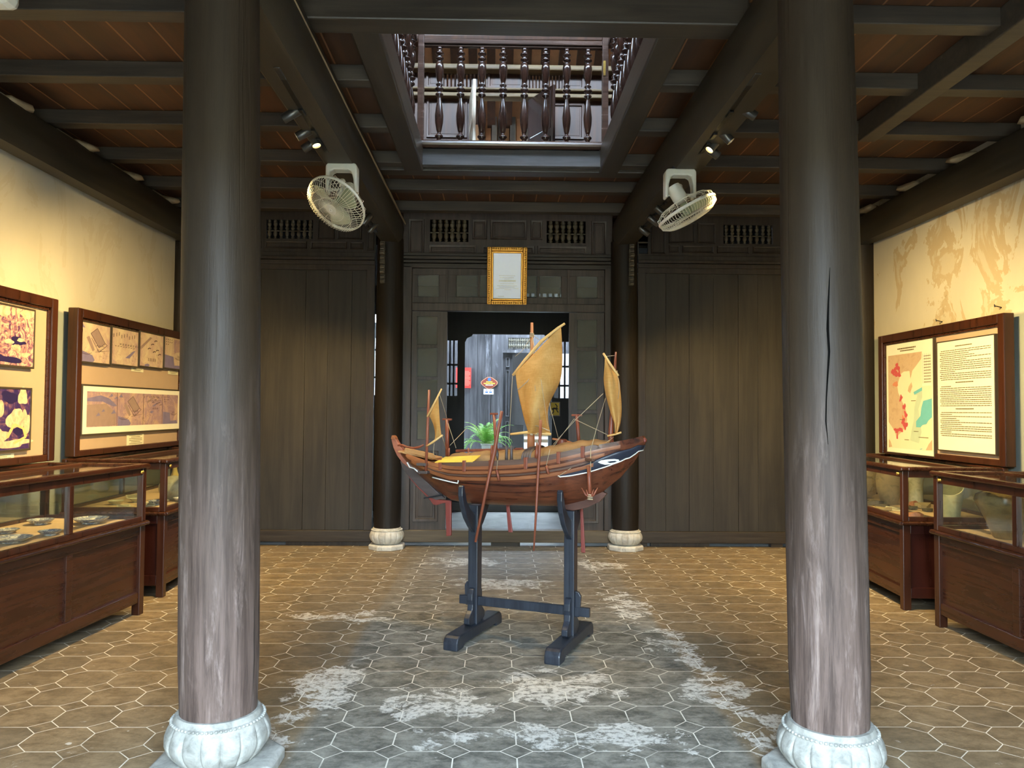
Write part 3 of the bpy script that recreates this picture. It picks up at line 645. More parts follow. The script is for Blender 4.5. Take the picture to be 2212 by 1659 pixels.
# yellow picture on the dark partition
a, b = pz(1188, 868), pz(1209.5, 899)
r = thing('small_picture', ((a[0]+b[0])/2, YP-.03, b[1]), 'small yellow picture of a dark leaping figure right of the mainsail', 'picture')
mb = MB(); w = .012
for c in ((a[0], a[0]+w, b[1], a[1]), (b[0]-w, b[0], b[1], a[1]), (a[0], b[0], a[1]-w, a[1]), (a[0], b[0], b[1], b[1]+w)): mb.box(c[0], c[1], YP-.03, YP-.002, c[2], c[3])
mb.build('frame', plain('grey_frame', (150, 128, 118)), r)
MB().box(a[0]+w, b[0]-w, YP-.016, YP-.004, b[1]+w, a[1]-w).build('picture', 'yellow', r)
cxp, czp = (a[0]+b[0])/2, (a[1]+b[1])/2
mb = MB()
for pts, rr in ((((-.05, -.005), (-.02, .008), (.03, .004)), .016), (((.03, .004), (.035, .04), (.005, .07)), .009), (((-.03, 0), (-.025, -.04), (-.05, -.065)), .01), (((.02, 0), (.04, -.03), (.058, -.045)), .009), (((.03, .004), (.055, 0)), .008), (((-.04, 0), (-.06, .004)), .007)):
    mb.tube([(cxp+p[0]*.85, YP-.018, czp+p[1]*1.1) for p in pts], rr*.8, 8)
mb.build('figure', plain('dark_figure', (60, 44, 40)), r, smooth=True)

# fern in a white pot on an unseen masonry block
fx, fz = at(1050, 973, 12.3).x, at(1050, 973, 12.3).z; FY = 12.3
S(MB().box(fx-.3, fx+.3, FY-.22, FY+.22, 0, fz-.07), 'pot_block', 'tilewall', bevel=.01)
r = thing('potted_fern', (fx, FY, fz-.07), 'bright green fern in a square white pot in the courtyard', 'plant')
mb = MB(); pb = fz-.07
mb.lathe([(.075, 0), (.10, .15), (.115, .15), (.115, .18), (.10, .18), (.095, .165), (.02, .165)], (fx, FY, pb), 4); R = Matrix.Translation((fx, FY, 0)) @ Matrix.Rotation(pi/4+.1, 4, 'Z') @ Matrix.Translation((-fx, -FY, 0)); mb.v = [R @ p for p in mb.v]
mb.build('pot', 'white2', r, bevel=.004)
MB().lathe([(.09, .158), (.05, .168), (.002, .17)], (fx, FY, pb), 12).build('soil', 'soil', r)
rnd = random.Random(3)
for i in range(40):
    az = 2*pi*i/40*2.618+rnd.uniform(-.2, .2); L = rnd.uniform(.32, .60); el = rnd.uniform(.35, 1.35); mb = MB(); pts = []; p = Vector((fx+.03*cos(az), FY+.03*sin(az), pb+.165)); n = 16
    for k in range(n+1):
        u = k/n; pts.append(p.copy()); e = el-1.9*u*u*(1.15 if el < .9 else .75); p = p+Vector((cos(az)*cos(e), sin(az)*cos(e), sin(e)))*L/n
    side = Vector((-sin(az), cos(az), 0))
    mb.tube(pts, .0025, 5)
    for k in range(2, n+1):
        u = k/n; w = .058*sin(pi*min(1, u*.86+.12))**.8; d = (pts[k]-pts[k-1]).normalized(); q = L/n*.62
        for sg in (-1, 1):
            tip = pts[k]+side*sg*w+d*w*.35-Vector((0, 0, w*.18)); mb.add([pts[k]-d*q*.5, pts[k]+side*sg*w*.5-d*q*.3, tip, pts[k]+side*sg*w*.5+d*q*.6, pts[k]+d*q*.5], [(0, 1, 2, 3, 4)])
    mb.build('frond', 'fern' if i % 3 else 'fern2', r)

# ------------------------------------------------------------------ upper floor seen through the well
YU = 8.55
uz = lambda px, py, Y=YU: (at(px, py, Y).x, at(px, py, Y).z)
u0 = 3.75; mid = (uz(1022, 250)[0], uz(1142, 250)[0], u0, uz(1096, 214)[1])
va, vb2 = (uz(958, 170)[0], uz(1050, 170)[0], uz(1096, 189)[1], uz(1096, 152)[1]), (uz(1137, 170)[0], uz(1215, 170)[0], uz(1096, 192)[1], uz(1096, 157)[1])
ztop = uz(1096, 140)[1]
mb = MB()
for a in cells(XL, XR, u0, ztop, [mid, va, vb2]): mb.box(a[0], a[1], YU, YU+.05, a[2], a[3])
for a, b, c, d in ((920, 955, 192, 150), (1053, 1133, 192, 152), (1218, 1262, 192, 157), (922, 1010, 300, 212), (1180, 1262, 300, 222)): panel(mb, uz(a, 200)[0], uz(b, 200)[0], uz(1096, c)[1], uz(1096, d)[1], YU, .02, .05)
S(mb, 'wall_back', 'upper', auto=20)
mb = MB()
for v in (va, vb2):
    for k in range(11):
        x = v[0]+(v[1]-v[0])*(k+.5)/11; mb.box(x-.012, x+.012, YU+.01, YU+.035, v[2], v[3])
S(mb, 'window_4', 'upper')
S(MB().box(XL, XR, YU-.09, YU+.05, uz(1096, 209, YU-.09)[1], uz(1096, 200, YU-.09)[1]).box(XL, XR, YU-.05, YU, uz(1096, 198)[1], uz(1096, 193)[1]), 'trim_12', 'upperx', bevel=.01)
S(MB().box(XL, XR, YU-.12, YU+.06, uz(1096, 150, YU-.12)[1], uz(1096, 138, YU-.12)[1]), 'beam', 'upperx', bevel=.015)
# folded leaves of the upper doorway
def uleaf(px, w, ang, m, nm):
    x = uz(px, 250)[0]; mb = MB(); mb.box(0, w, -.015, .015, 0, mid[3]-u0-.02); mb.X = None
    for c in ((.2, .55), (.62, .95)): 
        h = mid[3]-u0; mb.box(.05, w-.05, -.022, .022, h*c[0], h*c[1])
    R = Matrix.Translation((x, YU-.02, u0)) @ Matrix.Rotation(ang, 4, 'Z'); mb.v = [R @ p for p in mb.v]; S(mb, nm, m, bevel=.004)
uleaf(1017, .55, radians(-84), plain('pale_leaf', (188, 180, 160), .6), 'door_5'); uleaf(1143, .5, radians(-60), 'balu', 'door_6')
# boards stacked in the loft beyond the doorway
rnd = random.Random(5)
for k in range(9):
    x = mid[0]-.02+(mid[1]-mid[0]+.05)*k/9; w = (mid[1]-mid[0])/9
    tag(MB().box(x, x+w*.9, YU+.7+.02*(k % 3), YU+.76+.02*(k % 3), u0, mid[3]+.3).build('stored_board', plain('board_%d' % k, ((206, 158, 112), (104, 96, 84), (196, 138, 92), (122, 112, 96), (84, 74, 62))[k % 5], .8), bevel=.003),
        'upright board stored in the loft behind the turned balusters', 'board', 'boards stored upright in the loft')
S(MB().box(-2, 2, YU+.05, YU+2.2, u0-.08, u0), 'floor', 'upper'); S(MB().box(-1.6, 1.7, YU+1.0, YU+1.05, u0, 6.2), 'wall_back', 'upper')
# tiled roof underside: rafters and tile courses
def roofp(Y): return ztop+.06+(YU-Y)*.62
mb = MB(); mb.add([(XL, YU+1.3, roofp(YU+1.3)+.05), (XR, YU+1.3, roofp(YU+1.3)+.05), (XR, 3.6, roofp(3.6)+.05), (XL, 3.6, roofp(3.6)+.05), (XL, YU+1.3, roofp(YU+1.3)+.12), (XR, YU+1.3, roofp(YU+1.3)+.12), (XR, 3.6, roofp(3.6)+.12), (XL, 3.6, roofp(3.6)+.12)], [(0, 1, 2, 3), (7, 6, 5, 4), (0, 4, 5, 1), (1, 5, 6, 2), (2, 6, 7, 3), (3, 7, 4, 0)])
S(mb, 'ceiling', 'terracotta')
for k in range(15):
    x = -1.32+k*.203
    S(MB().bar((x, YU+1.3, roofp(YU+1.3)), (x, 3.6, roofp(3.6)), .095, .09), 'beam', 'upper')
S(MB().tube([(XL, 7.3, 5.03), (XR, 7.3, 5.10)], .075, 16), 'beam', 'upper')
for x in (XL, XR): S(MB().box(x-.05, x+.05, -.5, YU, ZC+.05, 7.5), 'wall_left' if x < 0 else 'wall_right', 'upper')

S(MB().box(XL, XR, -.6, 3.0, 7.55, 7.6), 'ceiling', 'terracotta')
S(MB().box(XL, -.35, 3.0, 3.7, 7.55, 7.6), 'ceiling', 'terracotta'); S(MB().box(.55, XR, 3.0, 3.7, 7.55, 7.6), 'ceiling', 'terracotta')
# balustrade round the well
zb0, zb1 = 3.80, 4.655
def balustrade(p0, p1, n, label, ends):
    p0, p1 = Vector(p0), Vector(p1); d = (p1-p0).normalized()
    r = thing('balustrade', ((p0+p1)/2).to_tuple()[:2]+(ZC+.05,), label, 'balustrade', 'balustrades round the upper well')
    mb = MB(); q0, q1 = p0-d*.06, p1+d*.06; mb.bar(q0+Vector((0, 0, zb1+.04)), q1+Vector((0, 0, zb1+.04)), .07, .042); mb.bar(q0+Vector((0, 0, zb1+.008)), q1+Vector((0, 0, zb1+.008)), .045, .016); mb.build('handrail', 'rail', r, bevel=.008)
    for k in range(n):
        q = p0+(p1-p0)*(k+.5)/n; baluster(MB(), q.x, q.y, zb0, zb1, .034, 14).build('baluster', 'balu', r, smooth=True)
    for e in ends: MB().box(e[0]-.027, e[0]+.027, e[1]-.03, e[1]+.03, ZC+.05, zb1+.10).build('post', 'rail', r, bevel=.006)
balustrade((-.62, 6.62, 0), (.86, 6.62, 0), 8, 'dark turned balustrade across the far edge of the ceiling well, seen face on', [(-.685, 6.60), (.915, 6.60)])
balustrade((-.75, 4.3, 0), (-.75, 6.5, 0), 12, 'dark turned balustrade along the left edge of the ceiling well', [])
balustrade((.97, 4.3, 0), (.97, 6.5, 0), 12, 'dark turned balustrade along the right edge of the ceiling well', [])
tag(MB().box(.895, .915, 6.555, 6.57, 4.40, 4.53).build('door_latch', 'brass', bevel=.002), 'small brass latch on the right corner post of the upper balustrade', 'latch')
# ------------------------------------------------------------------ display cases
CH, CB = 1.09, .676          # overall height, height of the case floor
def cabinet(loc, rotz, L, D, bays, label):
    r = thing('display_case', loc, label, 'display case', 'glazed display cases along the walls', None, rotz)
    kw = dict(local=True)
    for x in (0, L-.06):
        for y in (0, D-.06): MB().box(x, x+.06, y, y+.06, 0, CB-.03).build('leg', 'cab', r, bevel=.006, **kw)
    mb = MB(); mb.box(.06, L-.06, .008, .05, .09, .17); mb.box(.06, L-.06, .008, .05, CB-.10, CB-.03)
    for k in range(1, bays): x = L*k/bays; mb.box(x-.03, x+.03, .006, .05, .17, CB-.10)
    mb.box(.06, L-.06, D-.05, D-.01, .09, CB-.03)
    mb.build('base_frame', 'cabx', r, bevel=.004, **kw)
    for k in range(bays):
        a, b = L*k/bays+(.06 if k == 0 else .03), L*(k+1)/bays-(.06 if k == bays-1 else .03)
        MB().box(a-.002, b+.002, .026, .04, .165, CB-.095).build('front_panel', 'cabx', r, **kw)
    for x0, x1, x2 in ((.008, .05, .024), (L-.05, L-.008, L-.034)):
        mb = MB(); mb.box(x0, x1, .06, D-.06, .09, .17); mb.box(x0, x1, .06, D-.06, CB-.10, CB-.03); mb.box(x2-.002, x2+.012, .05, D-.05, .16, CB-.09); mb.build('end_panel', 'cabdark', r, bevel=.003, **kw)
    mb = MB(); mb.box(-.012, L+.012, -.012, D, CB-.034, CB-.004)
    mb.tube([(-.012, -.012, CB-.018), (L+.012, -.012, CB-.018)], .016, 10); mb.tube([(-.012, -.012, CB-.018), (-.012, D, CB-.018)], .016, 10); mb.tube([(L+.012, -.012, CB-.018), (L+.012, D, CB-.018)], .016, 10)
    mb.build('moulding', 'cabx', r, bevel=.003, **kw)
    MB().box(.03, L-.03, .03, D-.02, CB-.004, CB+.006).build('felt_floor', 'felt', r, **kw)
    # glazed upper part
    z0, z1 = CB-.004, CH-.035; p = .045
    for x in (0, L-p):
        for y in (0, D-p): MB().box(x, x+p, y, y+p, z0, z1).build('corner_post', 'cab', r, bevel=.004, **kw)
    mb = MB()
    for y in (.003, D-.038): mb.box(p, L-p, y, y+.034, z0, z0+.034); mb.box(p, L-p, y, y+.034, z1-.05, z1)
    for x in (.003, L-.037): mb.box(x, x+.034, p, D-p, z0, z0+.034); mb.box(x, x+.034, p, D-p, z1-.05, z1)
    for k in range(1, bays): x = L*k/bays; mb.box(x-.02, x+.02, .003, .037, z0+.034, z1-.05); mb.box(x-.02, x+.02, D-.037, D-.003, z0+.034, z1-.05)
    mb.build('glazing_frame', 'cab', r, bevel=.003, **kw)
    for k in range(bays):
        a, b = L*k/bays+.02, L*(k+1)/bays-.02
        MB().box(a, b, .018, .022, z0+.03, z1-.045).build('glass', 'glass', r, **kw)
        MB().box(a, b, D-.022, D-.018, z0+.03, z1-.045).build('glass', 'glass', r, **kw)
    for x in (.02, L-.02): MB().box(x-.002, x+.002, .04, D-.04, z0+.03, z1-.045).build('glass', 'glass', r, **kw)
    e = .02; fw = .055; mb = MB()
    mb.box(-e, L+e, -e, fw-e, z1, CH-.003); mb.box(-e, L+e, D-fw+.01, D+.0, z1, CH-.003); mb.box(-e, fw-e, fw-e, D-fw+.01, z1, CH-.003); mb.box(L-fw+e, L+e, fw-e, D-fw+.01, z1, CH-.003)
    mb.box(fw-e, L-fw+e, D*.62-.016, D*.62+.016, z1+.004, CH-.004)
    mb.build('lid_frame', 'cabx', r, bevel=.01, **kw)
    MB().box(fw-e-.004, L-fw+e+.004, fw-e-.004, D*.62-.014, z1+.012, z1+.017).build('lid_glass', 'lidglass', r, **kw)
    MB().box(fw-e-.004, L-fw+e+.004, D*.62+.014, D-fw+.014, z1+.012, z1+.017).build('lid_glass', 'lidglass', r, **kw)
    for x in (.075, L-.075):
        lk = MB().lathe([(.002, 0), (.012, .001), (.013, .006), (.008, .012), (.002, .013)], (x, .0, z1-.026), 14, (0, -1, 0)); lk.box(x+.014, x+.026, -.008, .003, z1-.034, z1-.016)
        lk.build('lock', 'brass', r, smooth=True, **kw)
    return r
R90 = pi/2
def place(corner, ang): return corner, ang
c1a, c1b = onz(310, 1325), onz(0, 1475)                    # front edge of the near left case
d = (c1a-c1b); a1 = atan2(d.y, d.x); L1 = 1.7; o1 = c1a-d.normalized()*L1
cabinet((o1.x, o1.y, 0), a1, L1, .78, 2, 'low glazed case of blue-and-white dishes under the excavation photographs')
c2 = onz(352, 1291); cabinet((c2.x, c2.y, 0), R90+.03, 2.0, .80, 2, 'glazed case holding a lying melon jar and yellow gourd vessel, behind the worn near column')
c3 = onz(1952, 1319); L3 = 1.9; d3 = Vector((.06, 1, 0)).normalized(); o3 = c3+d3*L3; a3 = atan2(-d3.y, -d3.x)
cabinet((o3.x, o3.y, 0), a3, L3, .78, 2, 'glazed case of broken jars and dark sherds under the map board')
c4 = onz(2016, 1351); cabinet((c4.x+.01, c4.y, 0), -R90, 1.7, .80, 2, 'glazed case with the cut-mouth jar and the big shouldered jar')

# ------------------------------------------------------------------ vessels in the cases
ZF = CB+.007
def g(px, py, z=ZF): return onz(px, py, z)
def bw(name, c1, c2): return mottled(name, [c1, c1, c2, c1], 22, .25, 1.6)
MT['bluewhite'] = bw('blue_white_glaze', (216, 214, 196), (70, 88, 124))
MT['palegl'] = mottled('celadon_glaze', [(170, 170, 138), (196, 194, 162), (150, 150, 118)], 10, .35)
MT['stonew'] = mottled('stoneware', [(134, 118, 82), (168, 150, 108), (112, 98, 66)], 8, .55)
MT['brownjar'] = mottled('brown_glaze', [(92, 76, 46), (136, 116, 76), (74, 60, 36)], 7, .22)
MT['yellowgl'] = mottled('yellow_glaze', [(190, 168, 70), (214, 194, 100), (168, 150, 66)], 9, .35)
MT['sherdk'] = mottled('dark_sherd', [(66, 62, 52), (92, 86, 70), (52, 48, 40)], 14, .6)
MT['sherdr'] = mottled('red_sherd', [(146, 92, 62), (168, 116, 84), (122, 76, 52)], 14, .7)
def vessel(name, prof, p, mat, label, cat, group=None, tilt=None, wob=None, n=40, inner=.9):
    outer = prof; z1 = outer[-1][1]
    inn = [(max(.002, r-.006), max(z, .008)) for r, z in reversed(outer)]
    mb = MB().lathe(outer+inn, (0, 0, 0), n, wob=wob)
    if tilt: 
        mb.v = [tilt @ q for q in mb.v]; lo = min(q.z for q in mb.v); mb.v = [q-Vector((0, 0, lo)) for q in mb.v]
    mb.v = [q+Vector(p) for q in mb.v]
    return tag(mb.build(name, mat, auto=40), label, cat, group)
dish = lambda R, h: [(R*.45, 0), (R*.5, .004), (R*.5, .012), (R*.74, h*.45), (R*.92, h*.85), (R, h)]
lob = lambda t, z, j: 1+.02*sin(12*t)*(z > .012)
GD = 'blue-and-white dishes in the near left case'
vessel('dish', dish(.085, .036), g(88, 1133), 'bluewhite', 'small footed bowl farthest back among the blue-and-white dishes', 'dish', GD, wob=lob)
vessel('dish', dish(.115, .04), g(196, 1131), 'bluewhite', 'large blue-and-white dish near the far end of its case, beyond the mullion', 'dish', GD, wob=lob)
vessel('dish', dish(.07, .03), g(108, 1156), 'bluewhite', 'small blue-and-white dish just short of the case mullion', 'dish', GD, wob=lob)
vessel('dish', dish(.075, .026), g(14, 1152), 'bluewhite', 'white dish with dark rim behind the wide front dish', 'dish', GD)
vessel('dish', dish(.12, .032), g(22, 1172), 'bluewhite', 'wide blue dish lowest at the front of the near left case', 'dish', GD)
T = lambda ax, a: Matrix.Rotation(radians(a), 4, ax)
melon = [(.02, 0), (.05, .008), (.095, .06), (.105, .12), (.09, .19), (.055, .235), (.05, .25)]
vessel('jar', melon, g(345, 1079), 'palegl', 'lobed melon jar lying on its side in the case behind the worn near column', 'jar', None, T('Y', 86) , lambda t, z, j: 1+.05*abs(sin(4*t)))
vessel('gourd_bottle', [(.03, 0), (.055, .01), (.075, .05), (.07, .09), (.045, .14), (.025, .19), (.018, .23), (.02, .24)], g(377, 1063), 'yellowgl', 'yellow pear-shaped bottle behind the melon jar', 'bottle')
GB = 'bowls in the case under the painted scroll'
vessel('bowl', dish(.085, .035), g(342, 1090), 'bluewhite', 'shallow grey bowl in front of the melon jar', 'bowl', GB)
vessel('bowl', dish(.065, .034), g(250, 1090), 'palegl', 'small pale bowl seen through the near case, farthest from the post', 'bowl', GB)
vessel('bowl', dish(.06, .034), g(295, 1085), 'palegl', 'pale cup lying between the small bowl and the melon jar', 'bowl', GB)
vessel('bowl', dish(.07, .034), g(392, 1083), 'bluewhite', 'bowl half hidden by the worn near column', 'bowl', GB)
def caption(px, py, w, dpt, label, ang=0):
    p = g(px, py); mb = MB(); mb.prism([(-w/2, 0), (w/2, 0), (w/2, dpt*.9), (-w/2, dpt*.9)], 0, .003, (0, 0, 0), (1, 0, 0), (0, .9, .38), (0, -.38, .9))
    mb.cur = 1
    for k in range(3): mb.prism([(-w*.4, dpt*(.2+.22*k)), (w*.4, dpt*(.2+.22*k)), (w*.4, dpt*(.28+.22*k)), (-w*.4, dpt*(.28+.22*k))], .003, .004, (0, 0, 0), (1, 0, 0), (0, .9, .38), (0, -.38, .9))
    R = Matrix.Translation(p) @ Matrix.Rotation(ang, 4, 'Z'); mb.v = [R @ q for q in mb.v]
    return tag(mb.build('caption_card', ['card', 'ink']), label, 'card', 'caption cards inside the cases')
caption(290, 1077, .12, .08, 'cream card standing behind the pale cup', .6); caption(318, 1094, .12, .08, 'cream card in front of the shallow grey bowl', .5); caption(268, 1096, .10, .05, 'thin cream card beside the small pale bowl', .6)
caption(1926, 1103, .14, .07, 'cream card at the front of the sherds under the map board', -.9)
# right far case
vessel('jar', [(.05, 0), (.08, .01), (.13, .08), (.15, .16), (.135, .22), (.09, .27), (.07, .29)], g(1874, 1076), 'stonew', 'round stoneware jar half hidden behind the cracked near column', 'jar', None, T('Y', -18), n=48)
vessel('jar_neck', [(.05, 0), (.052, .06), (.07, .10), (.085, .13)], g(1897, 1068), 'stonew', 'broken jar neck lying between the round jar and the tall jar', 'sherd', None, T('Y', 78))
vessel('jar', [(.055, 0), (.068, .01), (.10, .11), (.112, .22), (.10, .28), (.088, .305)], g(1921, 1089), 'stonew', 'tall stoneware jar in the case under the map board', 'jar', None, None, n=48)
vessel('broken_vessel', [(.06, 0), (.064, .01), (.06, .10), (.058, .18), (.066, .24), (.085, .275)], g(1978, 1089), 'palegl', 'tall green vessel with jagged broken mouth behind the case post', 'vessel', None, None, lambda t, z, j: 1+.09*sin(5*t+j*1.3)*(.2+z*2.2))
def sherd(px, py, s, mat, label, k, h=.03):
    p = g(px, py); rnd = random.Random(k); n = 9; mb = MB(); top = []; bot = []
    for i in range(n):
        a = 2*pi*i/n; rr = s*rnd.uniform(.65, 1.1); z = h*(.35+.5*abs(cos(a+k)))*rnd.uniform(.7, 1.2); top.append((rr*cos(a), rr*.75*sin(a), z+.008)); bot.append((rr*cos(a), rr*.75*sin(a), z*.4))
    vs = top+bot+[(0, 0, h*1.1)]+[(0, 0, h*.4)]
    fs = [(i, (i+1) % n, 2*n) for i in range(n)]+[((i+1) % n+n, i+n, 2*n+1) for i in range(n)]+[(i+n, (i+1) % n+n, (i+1) % n, i) for i in range(n)]
    mb.add(vs, fs); lo = min(q.z for q in mb.v); mb.v = [q+Vector(p)-Vector((0, 0, lo)) for q in mb.v]
    return tag(mb.build('sherd', mat, auto=30), label, 'sherd', 'pottery sherds in the case under the map board')
sherd(1866, 1087, .07, 'sherdk', 'dark sherd close against the cracked near column', 1); sherd(1888, 1091, .08, 'sherdk', 'dark peaked sherd in front of the round jar', 2, .05); sherd(1905, 1096, .07, 'sherdk', 'dark flat sherd in front of the tall jar', 3)
sherd(1908, 1103, .07, 'stonew', 'pale brown sherd nearest the front glass below the tall jar', 4); sherd(1992, 1098, .075, 'stonew', 'buff curved sherd right of the jagged green vessel', 6, .055); sherd(1970, 1101, .05, 'sherdk', 'dark sherd at the foot of the jagged green vessel', 7)
sherd(1980, 1117, .075, 'sherdr', 'reddish sherd nearest the end glass', 8, .045); sherd(1974, 1094, .045, 'sherdr', 'small upright orange sherd beside the buff curved one', 9, .05); sherd(2004, 1105, .05, 'sherdk', 'black sherd tucked behind the corner of the next case', 10)
# right near case
cutj = [(.06, 0), (.066, .01), (.075, .10), (.088, .20), (.094, .25)]
mb = MB(); n = 48
rows = []
for r_, z in cutj+[(.094, .30)]+[(.086, .30)]+[(max(.01, a-.008), max(b, .012)) for a, b in reversed(cutj)]:
    row = []
    for i in range(n):
        t = 2*pi*i/n; zz = z-(z/.30)**2*.055*(1+cos(t+2.2)); row.append((r_*cos(t), r_*sin(t), zz))
    rows.append(row)
vs = [q for r_ in rows for q in r_]
mb.add(vs, [(j*n+i, j*n+(i+1) % n, (j+1)*n+(i+1) % n, (j+1)*n+i) for j in range(len(rows)-1) for i in range(n)]+[tuple(range(n))])
p = g(2053, 1121); mb.v = [q+p for q in mb.v]
tag(mb.build('jar', 'palegl', auto=50), 'pale jar with slanting cut mouth at the far end of the near right case', 'jar')
vessel('jar', [(.07, 0), (.08, .012), (.115, .10), (.165, .20), (.185, .245), (.175, .28), (.125, .305), (.085, .312), (.08, .322)], Vector((3.335, 5.0, ZF)), 'brownjar', 'big brown shouldered jar in the near right case', 'jar', n=56)

# ------------------------------------------------------------------ display boards behind the cases
def rbox(mb, xa, xb, y0, y1, z0, z1): mb.box(xa, xb, y0, y1, z0, z1)
class Board:
    def __init__(s, x, sx, y0, y1, z0, z1, label, st=.075, dp=.09):
        s.x, s.sx = x, sx
        r = thing('display_board', (x, (y0+y1)/2, z0), label, 'display board', 'framed display boards on the walls')
        MB().box(x-sx*.03, x, y0+.03, y1-.03, z0, z1-.03).build('backing', 'board', r)
        mb = MB(); a, b = x-sx*.05, x+sx*.035
        mb.box(a, b, y0, y0+st, z0, z1); mb.box(a, b, y1-st, y1, z0, z1); mb.box(a, b, y0+st, y1-st, z1-st, z1); mb.box(a, b-sx*.01, y0+st, y1-st, z0, z0+.05)
        mb.build('frame', 'cab', r, bevel=.008)
        mb = MB(); c, d_ = b, b-sx*.02
        for q in ((y0+st, y0+st+.02, z0+.05, z1-st), (y1-st-.02, y1-st, z0+.05, z1-st), (y0+st, y1-st, z1-st-.02, z1-st)): mb.box(x, x+sx*.018, *q)
        mb.build('inner_bead', 'cabx', r, bevel=.004)
        s.root = r; s.x = x
    def frame_pic(s, name, ya, yb, za, zb, label, cat, fill, dep=.03, fw=.014, group=None):
        x, sx = s.x, s.sx
        r = thing(name, (x+sx*dep/2, (ya+yb)/2, za), label, cat, group)
        mb = MB()
        for q in ((ya, ya+fw, za, zb), (yb-fw, yb, za, zb), (ya+fw, yb-fw, za, za+fw), (ya+fw, yb-fw, zb-fw, zb)): mb.box(x+sx*.001, x+sx*dep, *q)
        mb.build('frame', 'frame', r, bevel=.002)
        mb = MB(); xf = x+sx*(dep-.004)
        mb.box(x+sx*.001, xf, ya+fw, yb-fw, za+fw, zb-fw)
        # local picture coordinates: (0..1, 0..1) from the left of the picture as one faces it, upward
        yl, yr = (ya+fw, yb-fw) if sx > 0 else (yb-fw, ya+fw)
        cnt = [0]
        def q(u, v, lift=.0008):
            cnt[0] += 1; return (xf+sx*(lift+cnt[0]*4e-7), yl+(yr-yl)*u, za+fw+(zb-za-2*fw)*v)
        mats = fill(mb, q); mb.build('print', mats, r)
        return r
# things on the left wall read from near (small Y, at the viewer's left) to far
def Y_of(px, X): return onx(px, 880, X).y
def Z_of(px, py, X): return onx(px, py, X).z
XA, XBd = -3.33, -3.40
def strip(mb, q, pts, w, lift=.0012):
    for i in range(len(pts)-1):
        (a, b), (c, d_) = pts[i], pts[i+1]; L = sqrt((c-a)**2+(d_-b)**2)+1e-6; nx, ny = -(d_-b)/L*w/2, (c-a)/L*w/2
        mb.poly([q(a-nx, b-ny, lift), q(c-nx, d_-ny, lift), q(c+nx, d_+ny, lift), q(a+nx, b+ny, lift)])
def words(mb, q, u0, u1, v, h, rnd, lift=.0012, dens=.86):
    u = u0
    while u < u1:
        w = min(rnd.uniform(.012, .05)*(u1-u0+.3), u1-u)
        mb.poly([q(u, v, lift), q(u+w*dens, v, lift), q(u+w*dens, v+h, lift), q(u, v+h, lift)]); u += w
MT['sepia'] = inked('sepia_wash', [(196, 180, 150), (186, 166, 138), (172, 146, 132), (150, 124, 128)], (84, 60, 70), 4, .8)
MT['wash2'] = inked('sepia_violet_wash', [(188, 166, 138), (170, 140, 126), (140, 114, 126), (170, 140, 126)], (84, 54, 74), 3.4, 1.4)
MT['violet'] = plain('violet_wash', (112, 102, 134), .8, 0, .2, 14); MT['brownink'] = plain('brown_line', (74, 52, 56), .8)
MT['roofgrey'] = plain('grey_wash', (138, 116, 108), .8, 0, .15, 20)
MT['photo1'] = mottled('excavation_photo', [(30, 20, 62), (84, 54, 92), (160, 112, 110), (206, 180, 150), (70, 44, 84)], 14, .35, 2.0)
MT['photo2'] = mottled('photo_violet', [(30, 22, 72), (62, 42, 88), (150, 104, 92)], 9, .35, 1.6)
MT['bone'] = mottled('photo_pale', [(206, 192, 168), (196, 170, 136), (160, 122, 110)], 12, .35)
MT['night'] = plain('photo_dark', (40, 30, 72), .3)
def house(mb, q, x, y, s):
    mb.cur = 3; mb.poly([q(x, y), q(x+.24*s, y-.30*s), q(x+.42*s, y-.18*s), q(x+.18*s, y+.14*s)]); mb.cur = 2
    strip(mb, q, [(x, y), (x+.24*s, y-.30*s), (x+.42*s, y-.18*s), (x+.18*s, y+.14*s), (x, y)], .012*s); strip(mb, q, [(x+.02*s, y-.1*s), (x+.24*s, y-.40*s), (x+.48*s, y-.22*s), (x+.42*s, y-.18*s)], .012*s)
    mb.cur = 3; mb.poly([q(x-.12*s, y-.10*s), q(x+.06*s, y-.40*s), q(x+.12*s, y-.36*s), q(x-.04*s, y-.06*s)])
def boatp(mb, q, x, y, s):
    mb.cur = 2; P = [(x+s*(i/8-.5), y-.12*s*(1-((i/4)-1)**2)) for i in range(9)]; strip(mb, q, P, .03*s)
    strip(mb, q, [(a, b-.05*s) for a, b in P[1:-1]], .015*s); strip(mb, q, [(x-.3*s, y), (x+.3*s, y)], .02*s)
def folk(mb, q, x, y, n, rnd, s=1):
    mb.cur = 2
    for i in range(n): xx = x+i*.03*s+rnd.uniform(-.006, .006); strip(mb, q, [(xx, y), (xx+.004, y+.05*s)], .010*s)
def blobp(mb, q, x, y, rx, ry, n=14, lift=.0008, jag=.15, k=0):
    n = 26; f = lambda a: 1+jag*(.8*sin(2*a+k*1.7)+.6*sin(3*a+k*2.9)+.35*sin(5*a+k))
    mb.poly([q(x+rx*cos(2*pi*i/n)*f(2*pi*i/n), y+ry*sin(2*pi*i/n)*f(2*pi*i/n), lift) for i in range(n)])
SC = ['sepia', 'violet', 'brownink', 'roofgrey', 'wash2']
